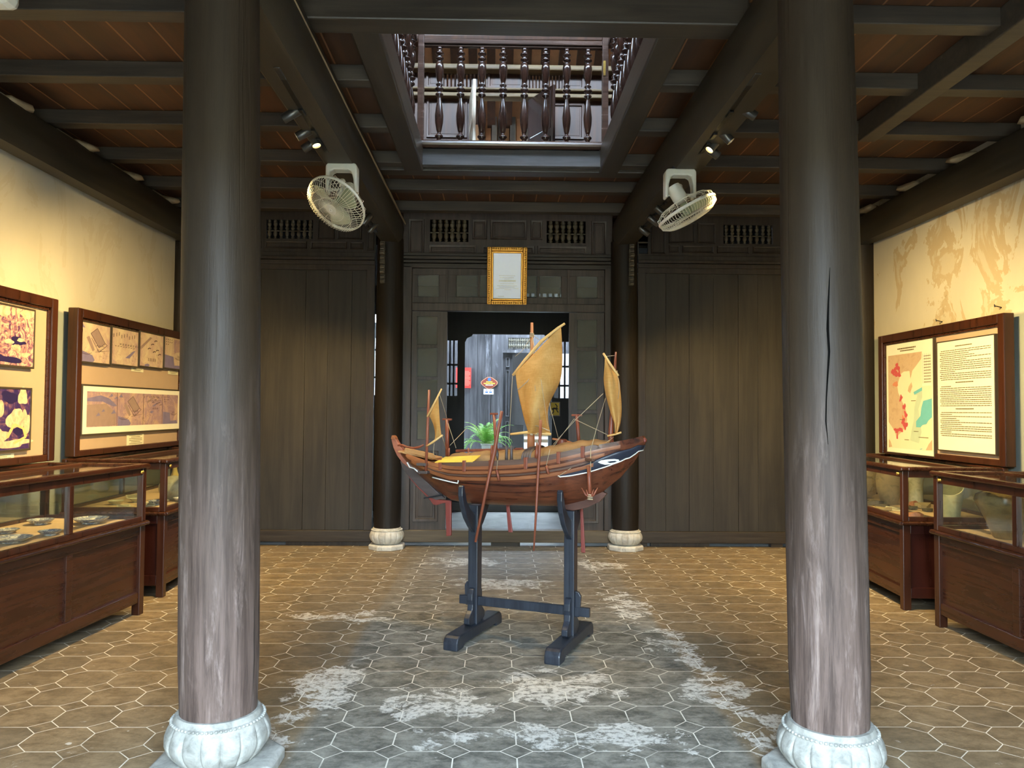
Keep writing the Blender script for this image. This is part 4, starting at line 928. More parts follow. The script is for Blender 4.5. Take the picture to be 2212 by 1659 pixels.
def scene_a(mb, q, x0=0, w=1):
    Q = lambda u, v, l=.001: q(x0+u*w, v, l)
    mb.cur = 1; mb.poly([Q(0, .3), Q(.2, .24), (Q(.42, .18)), Q(.5, .06), Q(.45, 0), Q(0, 0)]); house(mb, Q, .36, .74, 1.15); mb.cur = 1; mb.poly([Q(.02, .86), Q(.1, .96), Q(.18, .86)]); boatp(mb, Q, .22, .24, .36)
    rnd = random.Random(4); folk(mb, Q, .58, .30, 5, rnd, 1.1); folk(mb, Q, .66, .15, 3, rnd, .7); mb.cur = 2
    for x in (.57, .66, .76): strip(mb, Q, [(x-.04, .42), (x, .46), (x+.04, .42)], .012)
    strip(mb, Q, [(.5, .27), (.98, .35)], .008)
def scene_b(mb, q, x0=0, w=1):
    Q = lambda u, v, l=.001: q(x0+u*w, v, l); rnd = random.Random(6)
    for i in range(9): folk(mb, Q, .05+.1*i, .74+.03*(i % 3), 1, rnd, 2)
    mb.cur = 2
    for v in (.55, .58, .5): 
        for i in range(8): strip(mb, Q, [(.1+.1*i+(.3 if v > .52 else 0)*.6, v), (.16+.1*i+(.3 if v > .52 else 0)*.6, v+.012)], .014)
    mb.cur = 1; mb.poly([Q(.5, .2), Q(.8, .42), Q(.9, .44), Q(.66, .2)])
def scene_c(mb, q, x0=0, w=1):
    Q = lambda u, v, l=.001: q(x0+u*w, v, l); rnd = random.Random(8); mb.cur = 3; mb.poly([Q(0, .55), Q(.42, .9), Q(.5, .88), Q(.04, .48)])
    mb.cur = 2
    for i, (x, y) in enumerate(((.66, .78), (.52, .66), (.38, .52), (.74, .5), (.6, .44), (.84, .38))): strip(mb, Q, [(x-.06, y), (x, y+.04), (x+.07, y+.03)], .03)
    folk(mb, Q, .36, .16, 6, rnd, 2.0); mb.cur = 1; blobp(mb, Q, .3, .02, .1, .06)
def scene_d(mb, q, x0=0, w=1):
    Q = lambda u, v, l=.001: q(x0+u*w, v, l); mb.cur = 1; mb.poly([Q(0, .42), Q(.45, .38), Q(.5, .1), Q(.9, .12), Q(1, 0), Q(0, 0)]); mb.cur = 4; mb.poly([Q(.46, .95), Q(.98, .95), Q(.98, .62), Q(.5, .5)])
    boatp(mb, Q, .72, .36, .42); folk(mb, Q, .66, .38, 3, random.Random(3), 1.2); mb.cur = 2
    for i in range(10): strip(mb, Q, [(.06+.09*(i % 4), .9-.08*(i//4)), (.10+.09*(i % 4), .93-.08*(i//4))], .02)
def fillof(fn):
    def f(mb, q): fn(mb, q); return SC
    return f
BZ = Z_of(162, 1000, XBd)
y2a, y2b = Y_of(155, XBd), 8.34
B2 = Board(XBd, 1, y2a, y2b, CH+.005, Z_of(162, 664, XBd)-.0, 'brown framed board of old town paintings, above the case with the melon jar')
GP = 'small old-painting prints in the top row of the left board'
for k, (a, b, t0, t1, fn, lab) in enumerate(((166, 236.5, 688, 786, scene_a, 'painting print with a large house roof and moored boat, first of the top row'), (238, 297.5, 702, 792, scene_b, 'painting print with a line of figures and bridge, second of the top row'), (299, 351.5, 712, 796, scene_c, 'painting print with scattered parasols, third of the top row'), (352.5, 396.5, 722, 800, scene_d, 'painting print of boats on violet water, beside the worn near column'))):
    B2.frame_pic('painting_print', Y_of(a, XBd+.03), Y_of(b, XBd+.03), Z_of(a, t1-4, XBd+.03), Z_of(a, t0, XBd+.03), lab, 'picture', fillof(fn), group=GP)
def scroll(mb, q):
    mb.cur = 4; mb.poly([q(.035, .14, .0004), q(.975, .14, .0004), q(.975, .89, .0004), q(.035, .89, .0004)])
    Q = lambda u, v, l=.001: q(.035+.94*u, .14+.75*v, l)
    mb.cur = 1; mb.poly([Q(0, .8), Q(.12, .9), Q(.2, .82), Q(.28, .6), Q(.24, .58), Q(.14, .72), Q(0, .72)]); mb.cur = 3; mb.poly([Q(.0, .02), Q(.27, .02), Q(.27, .4), Q(.17, .66), Q(0, .62)])
    for i, (x, y, s) in enumerate(((.08, .3, .5), (.13, .42, .4), (.22, .36, .6), (.2, .86, .5), (.25, .8, .4))): mb.cur = 1; mb.poly([Q(x, y, .0012), Q(x+.04*s*2, y+.02, .0012), Q(x+.05*s, y+.22*s, .0012)])
    scene_a(mb, lambda u, v, l=.001: Q(u, v, l), .29, .27); scene_b(mb, lambda u, v, l=.001: Q(u, .5+v*.5, l), .56, .2); scene_c(mb, lambda u, v, l=.001: Q(u, .4+.6*v, l), .6, .2); scene_d(mb, lambda u, v, l=.001: Q(u, v, l), .8, .2)
    mb.cur = 2
    for u in (.28, .56, .79): strip(mb, Q, [(u, 0), (u, 1)], .004)
    return [MT['paper'], *[MT[m] for m in SC[1:4]], MT['wash2']]
B2.frame_pic('scroll_print', Y_of(177, XBd+.03), Y_of(390, XBd+.03), Z_of(176, 942, XBd+.03), Z_of(176, 829, XBd+.03), 'long scroll painting print with white margin under the four small prints', 'picture', scroll)
def wallcard(X, sx, pxa, pxb, pya, pyb, label, lines, k):
    y0, y1 = Y_of(pxa, X), Y_of(pxb, X); z0, z1 = Z_of((pxa+pxb)/2, pyb, X), Z_of((pxa+pxb)/2, pya, X); mb = MB(); mb.box(X, X+sx*.004, y0, y1, z0, z1); mb.cur = 1; rnd = random.Random(k)
    yl, yr = (y0, y1) if sx > 0 else (y1, y0)
    q = lambda u, v, l=.0012: (X+sx*(.004+l), yl+(yr-yl)*u, z0+(z1-z0)*v)
    for i in range(lines): v = 1-(i+.7)/(lines+.4); words(mb, q, .12+.1*(i % 3 == 1), .9-.12*(i % 3 == 1), v, .35/(lines+.4), rnd)
    return tag(mb.build('caption_card', ['card', 'ink']), label, 'card', 'caption cards pinned on the display boards')
wallcard(XBd+.001, 1, 281, 307, 795, 803, 'small cream caption under the second small painting print', 2, 1); wallcard(XBd+.001, 1, 361, 382, 802, 809, 'small cream caption under the print of boats on violet water', 2, 2)
wallcard(XBd+.001, 1, 275, 311, 938, 964, 'larger cream caption centred under the long scroll print', 7, 3)
# board one with two excavation photographs
y1b = Y_of(111, XA); B1 = Board(XA, 1, y1b-1.75, y1b, CH+.005, Z_of(113, 646, XA), 'brown framed board of excavation photographs, above the dish case')
def photo_a(mb, q):
    mb.cur = 1
    for i, (x, y, rx, ry) in enumerate(((.9, .2, .06, .04), (.70, .40, .05, .045), (.80, .30, .045, .07), (.84, .45, .05, .03), (.92, .93, .08, .09), (.74, .93, .02, .09), (.80, .93, .02, .1), (.68, .95, .02, .09), (.6, .9, .1, .1), (.2, .7, .12, .1), (.3, .2, .12, .08), (.45, .5, .1, .06))): blobp(mb, q, x, y, rx, ry, 14, .001, .18, i)
    mb.cur = 2; blobp(mb, q, .80, .42, .11, .07, 14, .0006, .2, 3); blobp(mb, q, .6, .1, .2, .08, 14, .0006, .3, 5)
    return ['photo1', 'bone', 'night']
def photo_b(mb, q):
    mb.cur = 1
    for i, (x, y, rx, ry) in enumerate(((.62, .25, .1, .13), (.5, .75, .14, .2), (.60, .62, .07, .2), (.82, .50, .09, .2), (.95, .45, .05, .2), (.90, .88, .07, .12), (.8, .1, .2, .07), (.3, .3, .15, .15), (.15, .7, .1, .2))): blobp(mb, q, x, y, rx, ry, 16, .001, .25, i+20)
    mb.cur = 2; blobp(mb, q, .86, .30, .06, .075, 16, .0014, .06, 2); blobp(mb, q, .75, .86, .1, .1, 12, .0008, .2, 9)
    mb.cur = 3; strip(mb, q, [(.72, .2), (.80, .42), (.92, .34), (.95, .2), (.8, .1)], .035, .0018)
    return ['photo2', 'bone', 'night', plain('photo_tan', (226, 172, 112), .3)]
X1 = XA+.03
B1.frame_pic('excavation_photograph', Y_of(75, X1)-.95, Y_of(72, X1), Z_of(72, 797, X1), Z_of(72, 668, X1), 'violet-toned photograph of pots in a dug pit, upper one on the near left board', 'picture', photo_a, group='excavation photographs')
B1.frame_pic('excavation_photograph', Y_of(75, X1)-.95, Y_of(69, X1), Z_of(69, 972, X1), Z_of(69, 838, X1), 'violet-toned photograph of pale broken jars, lower one on the near left board', 'picture', photo_b, group='excavation photographs')
wallcard(XA+.001, 1, -40, 32, 982, 998, 'cream caption under the photograph of pale broken jars', 4, 7)
# right board: map and printed text
XC_ = 3.85; yR0, yR1 = Y_of(2180, XC_), Y_of(1905, XC_)
B3 = Board(XC_, -1, yR0, yR1, CH+.005, Z_of(2173, 676, XC_), 'brown framed board carrying a map and a text sheet, above the broken jars')
X3 = XC_-.03
MT['mapbuff'] = mottled('map_land', [(170, 146, 118), (178, 154, 126), (160, 134, 108)], 14, .8); MT['mapsea'] = plain('map_sea', (204, 198, 170), .8, 0, .03); MT['mapred'] = plain('map_red', (172, 72, 76), .8, 0, .15, 30); MT['mapcyan'] = plain('map_cyan', (96, 168, 176), .8, 0, .08, 20); MT['mappale'] = plain('map_pale_cyan', (168, 184, 160), .8, 0, .08); MT['maporange'] = plain('map_orange', (184, 120, 92), .8, 0, .1)
def mapfill(mb, q):
    mb.cur = 0
    mb.cur = 1; mb.poly([q(.04, .04, .0004), q(.78, .04, .0004), q(.97, .04, .0004), q(.97, .6, .0004), q(.78, .6, .0004), q(.78, .90, .0004), q(.04, .90, .0004)])
    mb.cur = 2; mb.poly([q(*c, .0008) for c in ((.04, .90), (.78, .90), (.77, .84), (.66, .78), (.58, .74), (.56, .70), (.54, .67), (.52, .74), (.40, .74), (.33, .72), (.28, .66), (.25, .61), (.27, .55), (.33, .49), (.40, .43), (.45, .37), (.46, .30), (.42, .24), (.36, .20), (.28, .17), (.22, .13), (.20, .17), (.14, .22), (.04, .28))])
    mb.poly([q(.50, .60, .0008), q(.56, .64, .0008), q(.58, .60, .0008), q(.53, .54, .0008), q(.48, .56, .0008)])
    for c in ((.04, .04), ): mb.poly([q(.04, .04, .0008), q(.12, .05, .0008), q(.08, .10, .0008), q(.04, .12, .0008)]); mb.poly([q(.97, .05, .0008), q(.97, .14, .0008), q(.90, .10, .0008), q(.84, .045, .0008)])
    mb.cur = 3
    for i, (x, y, rx, ry) in enumerate(((.24, .79, .05, .025), (.17, .75, .05, .035), (.25, .72, .06, .03), (.29, .76, .03, .03), (.33, .50, .035, .025), (.40, .42, .03, .03), (.43, .35, .03, .03), (.38, .28, .05, .03), (.43, .25, .04, .03), (.30, .21, .06, .022), (.22, .20, .05, .02), (.24, .15, .02, .025))): blobp(mb, q, x, y, rx, ry, 11, .0012, .35, i+40)
    mb.cur = 5
    for i, (x, y, rx, ry) in enumerate(((.21, .63, .05, .028), (.38, .31, .03, .03))): blobp(mb, q, x, y, rx, ry, 11, .0011, .25, i+60)
    mb.cur = 6; mb.poly([q(*c, .0007) for c in ((.60, .53), (.78, .59), (.78, .50), (.70, .40), (.76, .20), (.70, .10), (.52, .12), (.55, .2), (.60, .30), (.62, .42), (.68, .52))])
    mb.cur = 4; mb.poly([q(*c, .001) for c in ((.60, .55), (.78, .59), (.78, .56), (.62, .525))]); mb.poly([q(*c, .001) for c in ((.80, .47), (.97, .49), (.97, .33), (.90, .30), (.86, .27), (.78, .26), (.74, .24), (.65, .24), (.65, .29), (.74, .34), (.76, .41))]); mb.poly([q(*c, .001) for c in ((.72, .05), (.78, .06), (.76, .02+.03), (.73, .045))])
    mb.cur = 7; rnd = random.Random(2); words(mb, q, .26, .66, .945, .012, rnd); words(mb, q, .32, .62, .925, .010, rnd)
    for u in (.80, .84, .88, .92, .955): strip(mb, q, [(u, .62), (u, .88)], .003)
    for v in range(10): words(mb, q, .82, .96, .63+v*.025, .006, rnd)
    for (x, y) in ((.3, .3), (.55, .47), (.6, .2), (.7, .15), (.8, .15), (.4, .12)): words(mb, q, x, x+.1, y, .006, rnd)
    return ['paper', 'mapsea', 'mapbuff', 'mapred', 'mapcyan', 'maporange', 'mappale', 'ink']
B3.frame_pic('map_print', Y_of(2017, X3), Y_of(1914, X3), Z_of(2016, 988, X3), Z_of(2016, 728, X3), 'tall framed map with red and blue patches on the right-hand wall', 'map', mapfill, fw=.009)
def textfill(mb, q):
    mb.cur = 0; mb.cur = 1; rnd = random.Random(9)
    words(mb, q, .34, .64, .945, .009, rnd)
    v = .912
    for n, head in ((16, True), (11, True), (13, False)):
        for i in range(n):
            last = rnd.random() < .28; words(mb, q, .05+.02*(i % 3 == 0), (.05+rnd.uniform(.2, .75)) if last else .955, v, .0062, rnd); v -= .0178
        if head: v -= .012; words(mb, q, .34, .66, v, .009, rnd); v -= .032
    return ['paper', 'ink']
B3.frame_pic('text_sheet', Y_of(2150, X3), Y_of(2024, X3), Z_of(2150, 984, X3), Z_of(2150, 720, X3), 'framed printed text sheet beside the map on the right-hand wall', 'notice', textfill, fw=.009)
# nails above the right board
for px, py in ((2035, 695), (2163, 664)):
    p = onx(px, py, XR-.005); tag(MB().tube([p, p+Vector((-.05, .005, .012))], .004, 6).tube([p+Vector((-.048, .005, .002)), p+Vector((-.052, .005, .024))], .004, 6).build('nail', 'metal'), 'bent nail in the plaster above the %s of the right board' % ('text sheet' if px > 2100 else 'map'), 'nail')
# ------------------------------------------------------------------ model boat and its stand
BO = Vector((.165, 5.03, 0)); BYAW = radians(-23)
RB = Matrix.Translation(BO) @ Matrix.Rotation(BYAW, 4, 'Z'); RBI = RB.inverted()
camL = RBI @ CAM
def bp(px, py, yl=0.0):
    d = RBI.to_3x3() @ ray(px, py); t = (yl-camL.y)/d.y; return camL+d*t
boat = thing('model_boat', BO, 'wooden model sailing junk with three ochre sails on a black stand', 'model boat', None, None, BYAW)
kw = dict(local=True)
MT['hull'] = wood('hull_wood', (66, 32, 22), (112, 62, 38), 'x', 30, .30, .12, worn=((40, 21, 16), .52, .66))
MT['wale'] = wood('wale_wood', (120, 70, 42), (158, 100, 62), 'x', 18, .38, .1)
MT['bulwark'] = wood('bulwark_wood', (72, 50, 40), (104, 78, 64), 'x', 22, .5)
MT['tan'] = wood('tan_deck', (146, 106, 66), (182, 140, 92), 'x', 18, .5)
MT['redwood'] = wood('red_spar', (104, 52, 36), (138, 76, 52), 'z', 18, .4, .1)
MT['mastwood'] = wood('mast_wood', (150, 92, 56), (186, 124, 82), 'z', 18, .5)
MT['bamboo'] = plain('bamboo', (214, 176, 112), .5, 0, .15, 30)
MT['rope'] = plain('thread', (176, 160, 130), .8); MT['whitep'] = plain('white_line', (236, 234, 226), .5, 0, .03)
MT['navy'] = plain('navy_paint', (36, 42, 56), .4, 0, .1)
MT['rudderdk'] = wood('rudder_dark', (58, 50, 48), (88, 78, 76), 'x', 18, .5)
def weave(name, c1, c2):
    n = NT(name); o = n.noise(n.co((1, 1, 1)), 5, 5, .6, .8); w1 = n.noise(n.co((240, 240, 14)), 1, 2); w2 = n.noise(n.co((14, 14, 240)), 1, 2)
    f = n.math('ADD', n.math('MULTIPLY', o, .6), n.math('MULTIPLY', n.math('ADD', w1, w2), .22))
    n.col(n.mix(n.step(f, .36, .68), lin(c1), lin(c2))); n.rough(.85); n.set('Specular IOR Level', .15); n.bump(n.math('ADD', w1, w2), .3, .003)
    tr = n.node('ShaderNodeBsdfTranslucent'); tr.inputs[0].default_value = (*lin(c2), 1); mx = n.node('ShaderNodeMixShader'); mx.inputs[0].default_value = .35
    n.link(n.b.outputs[0], mx.inputs[1]); n.link(tr.outputs[0], mx.inputs[2]); n.link(mx.outputs[0], n.out.inputs[0]); return n.m
MT['sail'] = weave('ochre_sailcloth', (186, 140, 72), (226, 188, 122)); MT['mat'] = weave('reed_matting', (140, 108, 72), (180, 148, 106)); MT['yellowmat'] = weave('yellow_matting', (222, 184, 62), (246, 216, 104))
# hull from a lofted surface
KEEL = [(868, 985), (885, 1008), (905, 1027), (940, 1057), (975, 1080), (1010, 1087), (1060, 1090), (1120, 1092), (1180, 1093), (1225, 1092), (1262, 1083), (1300, 1064), (1340, 1032), (1370, 998), (1394, 960)]
GUN = [(866, 976), (885, 985), (905, 992), (940, 1003), (975, 1008), (1010, 1009), (1060, 1008), (1120, 1005), (1180, 997), (1225, 987), (1262, 978), (1300, 970), (1340, 963), (1370, 957), (1396, 950)]
NS = len(KEEL)
BEAM = [.05, .085, .115, .155, .185, .205, .215, .218, .215, .205, .185, .155, .11, .06, .012]
st = []
for (kx, ky), (gx, gy), b in zip(KEEL, GUN, BEAM):
    k = bp(kx, ky, 0); gq = bp(gx, gy, -b); st.append((k, gq, b))
def hull(u, t, side=-1):                      # u: 0 stern .. 1 bow, t: 0 keel .. 1 sheer
    s = u*(NS-1); i = min(int(s), NS-2); f = s-i
    f2 = f
    k = st[i][0].lerp(st[i+1][0], f2); gq = st[i][1].lerp(st[i+1][1], f2); b = st[i][2]*(1-f2)+st[i+1][2]*f2
    full = .62+.5*abs(u-.5)**1.2*1.6
    y = b*sin(pi/2*min(1, t**full*.98+.02*t))
    x = k.x+(gq.x-k.x)*t**.9; z = k.z+(gq.z-k.z)*t
    return Vector((x, side*y, z))
def hull_at(px, py, lift=.004):               # the near-side hull point seen at a photograph position
    best = None; u0, t0, du, dt = .5, .5, .5, .5
    for it in range(7):
        N = 14; cand = None
        for i in range(N+1):
            for j in range(N+1):
                u = min(1, max(0, u0-du+2*du*i/N)); t = min(1, max(0, t0-dt+2*dt*j/N)); q = proj(RB @ hull(u, t)); e = (q[0]-px)**2+(q[1]-py)**2
                if cand is None or e < cand[0]: cand = (e, u, t)
        _, u0, t0 = cand; du *= .25; dt *= .25
    p = hull(u0, t0); a = hull(min(1, u0+.01), t0)-hull(max(0, u0-.01), t0); b = hull(u0, min(1, t0+.02))-hull(u0, max(0, t0-.02)); nn = a.cross(b).normalized()
    if nn.y > 0: nn = -nn
    return p+nn*lift
NU, NT_ = 70, 18
mb = MB()
for sd in (-1, 1): mb.grid([[hull(i/NU, j/NT_, sd) for j in range(NT_+1)] for i in range(NU+1)])
mb.build('hull', 'hull', boat, smooth=True, **kw)
mb = MB(); mb.grid([[Vector((hull(i/NU, .93).x, y*hull(i/NU, .93).y*-1, hull(i/NU, .93).z)) for y in (-1, -.5, 0, .5, 1)] for i in range(NU+1)]); mb.build('deck', 'tan', boat, **kw)
# sheer strakes (wales), both sides
def strake(t, w, u0, u1, mat, name, out=.010):
    for sd in (-1, 1):
        mb = MB(); rows = []
        for i in range(49):
            u = u0+(u1-u0)*i/48; p = hull(u, t, sd); a = hull(u, min(1, t+.03), sd)-hull(u, t-.03, sd); nn = Vector((0, sd, 0)); up = a.normalized()
            rows.append([p-up*w/2-nn*.004, p-up*w/2+nn*out, p+nn*out*1.15, p+up*w/2+nn*out, p+up*w/2-nn*.004])
        mb.grid(rows); mb.build(name, mat, boat, auto=45, **kw)
strake(.975, .022, .05, .86, 'wale', 'wale'); strake(.86, .020, .06, .80, 'wale', 'wale'); strake(.70, .024, .10, .76, 'wale', 'wale', .012); strake(.78, .012, .12, .78, 'bulwark', 'wale', .006)
# bulwark with posts
def bul(u0, u1, h, mat, name):
    for sd in (-1, 1):
        rows = []
        for i in range(41):
            u = u0+(u1-u0)*i/40; p = hull(u, 1, sd); hh = h*min(1, i/3, (40-i)/2+.3); rows.append([p+Vector((0, sd*.006, -.008)), p+Vector((0, sd*.006, hh)), p+Vector((0, -sd*.012, hh)), p+Vector((0, -sd*.012, -.01))])
        mb = MB().grid(rows); mb.build(name, mat, boat, auto=45, **kw)
bul(.22, .78, .036, 'bulwark', 'bulwark'); bul(.76, .985, .03, 'hull', 'bow_rail')
for u in (.24, .345, .43, .52, .615, .71):
    for sd in (-1, 1): p = hull(u, 1, sd); MB().box(p.x-.012, p.x+.012, p.y-sd*.012, p.y+sd*.016, p.z-.03, p.z+.042).build('timber_head', 'redwood', boat, bevel=.003, **kw)
# painted bow panel, white line and eye
up_ = [(1204, 1024), (1230, 1016), (1262, 1004), (1300, 987), (1330, 976), (1362, 968), (1394, 953)]; lo_ = [(1210, 1029), (1235, 1026), (1270, 1019), (1305, 1008), (1335, 997), (1365, 984), (1391, 965)]
rows = []
for i in range(len(up_)-1):
    for k in range(4):
        f = k/4; A = (up_[i][0]*(1-f)+up_[i+1][0]*f, up_[i][1]*(1-f)+up_[i+1][1]*f); B = (lo_[i][0]*(1-f)+lo_[i+1][0]*f, lo_[i][1]*(1-f)+lo_[i+1][1]*f)
        rows.append([hull_at(A[0]*(1-m)+B[0]*m, A[1]*(1-m)+B[1]*m, .007) for m in (0, .25, .5, .75, 1)])
mir = lambda P: [Vector((p.x, -p.y, p.z)) for p in P]
MB().grid(rows).build('bow_panel', 'navy', boat, smooth=True, solid=.004, **kw); MB().grid([mir(r) for r in rows]).build('bow_panel', 'navy', boat, smooth=True, solid=.004, **kw)
low = [r[-1] for r in rows]; first = [rows[0][k] for k in range(5)]
for fn in (lambda P: P, mir): MB().tube(fn(first+low[1:]), .0045, 8).build('white_line', 'whitep', boat, smooth=True, **kw)
eye = [(1291, 997), (1298, 993), (1312, 991), (1326, 990), (1335, 991), (1337, 994), (1331, 998), (1318, 1001), (1306, 1002), (1297, 1000)]
MB().poly([hull_at(x, y, .0115) for x, y in eye]).build('painted_eye', 'whitep', boat, solid=.003, **kw)
pup = [(1311, 996), (1318, 994.5), (1328, 993.5), (1331, 994.5), (1326, 996.5), (1316, 998)]
MB().poly([hull_at(x, y, .014) for x, y in pup]).build('eye_pupil', 'navy', boat, solid=.002, **kw)
st1 = [hull_at(x, y, .006) for x, y in ((935, 1030), (950, 1034), (970, 1039), (990, 1043), (991, 1037))]; st2 = [hull_at(x, y, .006) for x, y in ((880, 999), (888, 1006), (896, 1011), (910, 1020))]
for q in (st1, st2):
    for fn in (lambda P: P, mir): MB().tube(fn(q), .0045, 8).build('white_line', 'whitep', boat, smooth=True, **kw)
# keel, sternpost and rudder in the centre plane
def cp(pts, e, name, mat, y=0.0, bev=.004): mb = MB().prism([(bp(x, y_, y).x, bp(x, y_, y).z) for x, y_ in pts], y-e, y+e); return mb.build(name, mat, boat, bevel=bev, **kw)
cp([(1195, 1090), (1222, 1100), (1240, 1103), (1270, 1096), (1297, 1083), (1312, 1066), (1302, 1062), (1262, 1080), (1225, 1089)], .016, 'keel', wood('keel_wood', (62, 38, 32), (98, 64, 52), 'x', 24, .4))
cp([(850, 944), (848, 950), (852, 966), (860, 984), (872, 1000), (888, 1012), (890, 1000), (880, 984), (872, 970), (864, 960), (859, 951), (855, 946)], .018, 'sternpost', wood('sternpost_wood', (130, 76, 58), (164, 104, 82), 'x', 18, .4))
cp([(849, 940), (847, 948), (858, 952), (856, 945), (853, 941)], .02, 'stern_cap', 'wale')
cp([(866, 996), (870, 1008), (879, 1022), (907, 1053), (930, 1074), (944, 1080), (962, 1076), (946, 1062), (921, 1038), (894, 1011), (876, 990)], .014, 'rudder_blade', 'rudderdk')
cp([(882, 1026), (907, 1053), (930, 1073), (944, 1079), (974, 1081), (970, 1086), (956, 1087), (946, 1091), (937, 1090), (930, 1080), (904, 1054), (886, 1033)], .010, 'rudder_edge', 'rust')
cp([(963, 1084), (975, 1082), (975, 1157), (965, 1158)], .010, 'rudder_tail', 'rust')
MB().bar(bp(916, 1076, -.03), bp(956, 1069, -.03), .012, .010).build('rudder_batten', 'black', boat, **kw)
MB().tube([bp(x, y, -.01) for x, y in ((860, 962), (870, 962), (880, 966), (892, 968), (905, 966), (915, 961))], [.010, .009, .008, .008, .008, .006], 10).build('tiller', 'redwood', boat, smooth=True, **kw)
cp([(1377, 957), (1384, 948), (1392, 945), (1397, 949), (1397, 955), (1390, 957)], .02, 'bow_cap', 'rust', 0, .008)
# mat roof
def roof(a, b, h, mat, name, lift=0, w=.80, drop=0):
    rows = []
    for i in range(25):
        f = i/24; u = a+(b-a)*f; p = hull(u, 1); bw_ = abs(p.y)*w; base = p.z+.02+lift-drop*f*f
        rows.append([Vector((p.x, -bw_*cos(pi*(k/12)), base+h*sin(pi*k/12)**.8+.004*sin(f*23+k*.7))) for k in range(13)])
    mb = MB().grid(rows); return mb.build(name, mat, boat, smooth=True, solid=.006, **kw)
roof(.34, .56, .070, 'mat', 'mat_roof'); roof(.555, .80, .070, 'mat', 'mat_roof', .004, .80, .055); roof(.26, .37, .058, 'mat', 'mat_roof', -.002)
mb = MB(); P4 = [bp(939, 999, -.20), bp(1021, 998, -.215), bp(1038, 984, -.16), bp(962, 987, -.15)]; mb.poly(P4); mb.build('yellow_mat', 'yellowmat', boat, solid=.004, **kw)
roof(.50, .525, .078, 'rudderdk', 'roof_band', .004)
# stern deck planks and coaming
MB().bar(bp(872, 974, 0), bp(945, 990, 0), .16, .012).build('stern_deck', 'tan', boat, bevel=.003, **kw)
MB().bar(bp(876, 972, -.07), bp(936, 985, -.12), .02, .03).build('stern_coaming', 'tan', boat, bevel=.003, **kw)
# masts
def spar(pts, y, r, name, mat, n=10): return MB().tube([bp(a, b, y if not isinstance(y, list) else y[i]) for i, (a, b) in enumerate(pts)], r, n).build(name, mat, boat, smooth=True, **kw)
spar([(1147, 990), (1147, 930), (1149, 800), (1149, 697)], 0, [.027, .023, .013, .009], 'main_mast', 'mastwood', 14)
spar([(1322, 985), (1319, 940), (1323, 880), (1328, 800), (1330, 760)], 0, [.018, .017, .013, .009, .006], 'fore_mast', 'redwood', 12)
spar([(920, 1018), (923, 940), (927, 842)], -.17, [.009, .009, .008], 'mizzen_mast', 'redwood', 12)
for px, py in ((915, 1003), (918, 1020)): p = bp(px, py, -.16); MB().box(p.x-.04, p.x+.03, p.y-.03, p.y+.08, p.z-.009, p.z+.009).build('mast_bracket', 'rudderdk', boat, bevel=.003, **kw)
# sails: left and right edges in rows, with a belly
def sail(L, R, y, belly, name, nx=10, ny=22, fold=.0, skew=0):
    def along(P, f):
        s = f*(len(P)-1); i = min(int(s), len(P)-2); g_ = s-i
        c = [P[max(0, min(len(P)-1, i+k))] for k in (-1, 0, 1, 2)]
        cr = lambda a, b, c_, d: .5*((2*b)+(-a+c_)*g_+(2*a-5*b+4*c_-d)*g_*g_+(-a+3*b-3*c_+d)*g_**3)
        return tuple(cr(c[0][k], c[1][k], c[2][k], c[3][k]) for k in (0, 1))
    rows = []
    for j in range(ny+1):
        f = j/ny; a = along(L, f); b = along(R, f); row = []
        for i in range(nx+1):
            h = i/nx; yy = y-belly*sin(pi*h)*sin(pi*min(1, f*.9+.08))+fold*sin(9*h+4*f)*f+skew*(h-.5); row.append(bp(a[0]*(1-h)+b[0]*h, a[1]*(1-h)+b[1]*h, yy))
        rows.append(row)
    o = MB().grid(rows).build(name, 'sail', boat, smooth=True, solid=.003, **kw); d = o.modifiers.new('sub', 'SUBSURF'); d.levels = d.render_levels = 1; return o
MS = sail([(1113, 806), (1117, 838), (1124, 872), (1132, 905), (1138, 925), (1141, 936)], [(1212, 702), (1215, 765), (1211, 820), (1187, 872), (1184, 905), (1189, 936)], -.05, .10, 'main_sail', 14, 26, .012, .05)
spar([(1108, 811), (1135, 777), (1170, 737), (1205, 709), (1220, 699)], -.055, [.009, .011, .011, .009, .007], 'main_yard', 'bamboo')
spar([(1103, 938), (1140, 934), (1190, 938)], -.05, [.008, .010, .009], 'main_boom', 'bamboo')
for f, a, b in ((.22, (1119, 842), (1160, 800)), ): spar([a, (1138, 825), b], -.115, .003, 'reef_band', 'rope', 6)
spar([(1139, 917), (1160, 920), (1188, 931)], -.10, .003, 'foot_band', 'rope', 6)
sail([(1307, 772), (1305, 800), (1304, 825), (1310, 860), (1320, 895), (1327, 915), (1328, 936)], [(1310, 775), (1322, 792), (1336, 815), (1341, 850), (1343, 885), (1340, 915), (1332, 940)], -.03, .05, 'fore_sail', 10, 26, .02, .08)
spar([(1303, 763), (1315, 782), (1336, 812)], -.04, [.007, .008, .007], 'fore_yard', 'bamboo')
spar([(1312, 942), (1330, 938), (1342, 934)], -.03, .006, 'fore_boom', 'bamboo')
sail([(927, 898), (936, 918), (940, 940), (937, 957)], [(947, 856), (949, 890), (951, 920), (954, 941)], -.18, .03, 'mizzen_sail', 6, 14, .01)
spar([(923, 900), (938, 872), (954, 840)], -.185, [.006, .007, .005], 'mizzen_yard', 'bamboo'); spar([(921, 964), (935, 955), (956, 940)], -.185, [.005, .007, .006], 'mizzen_boom', 'bamboo')
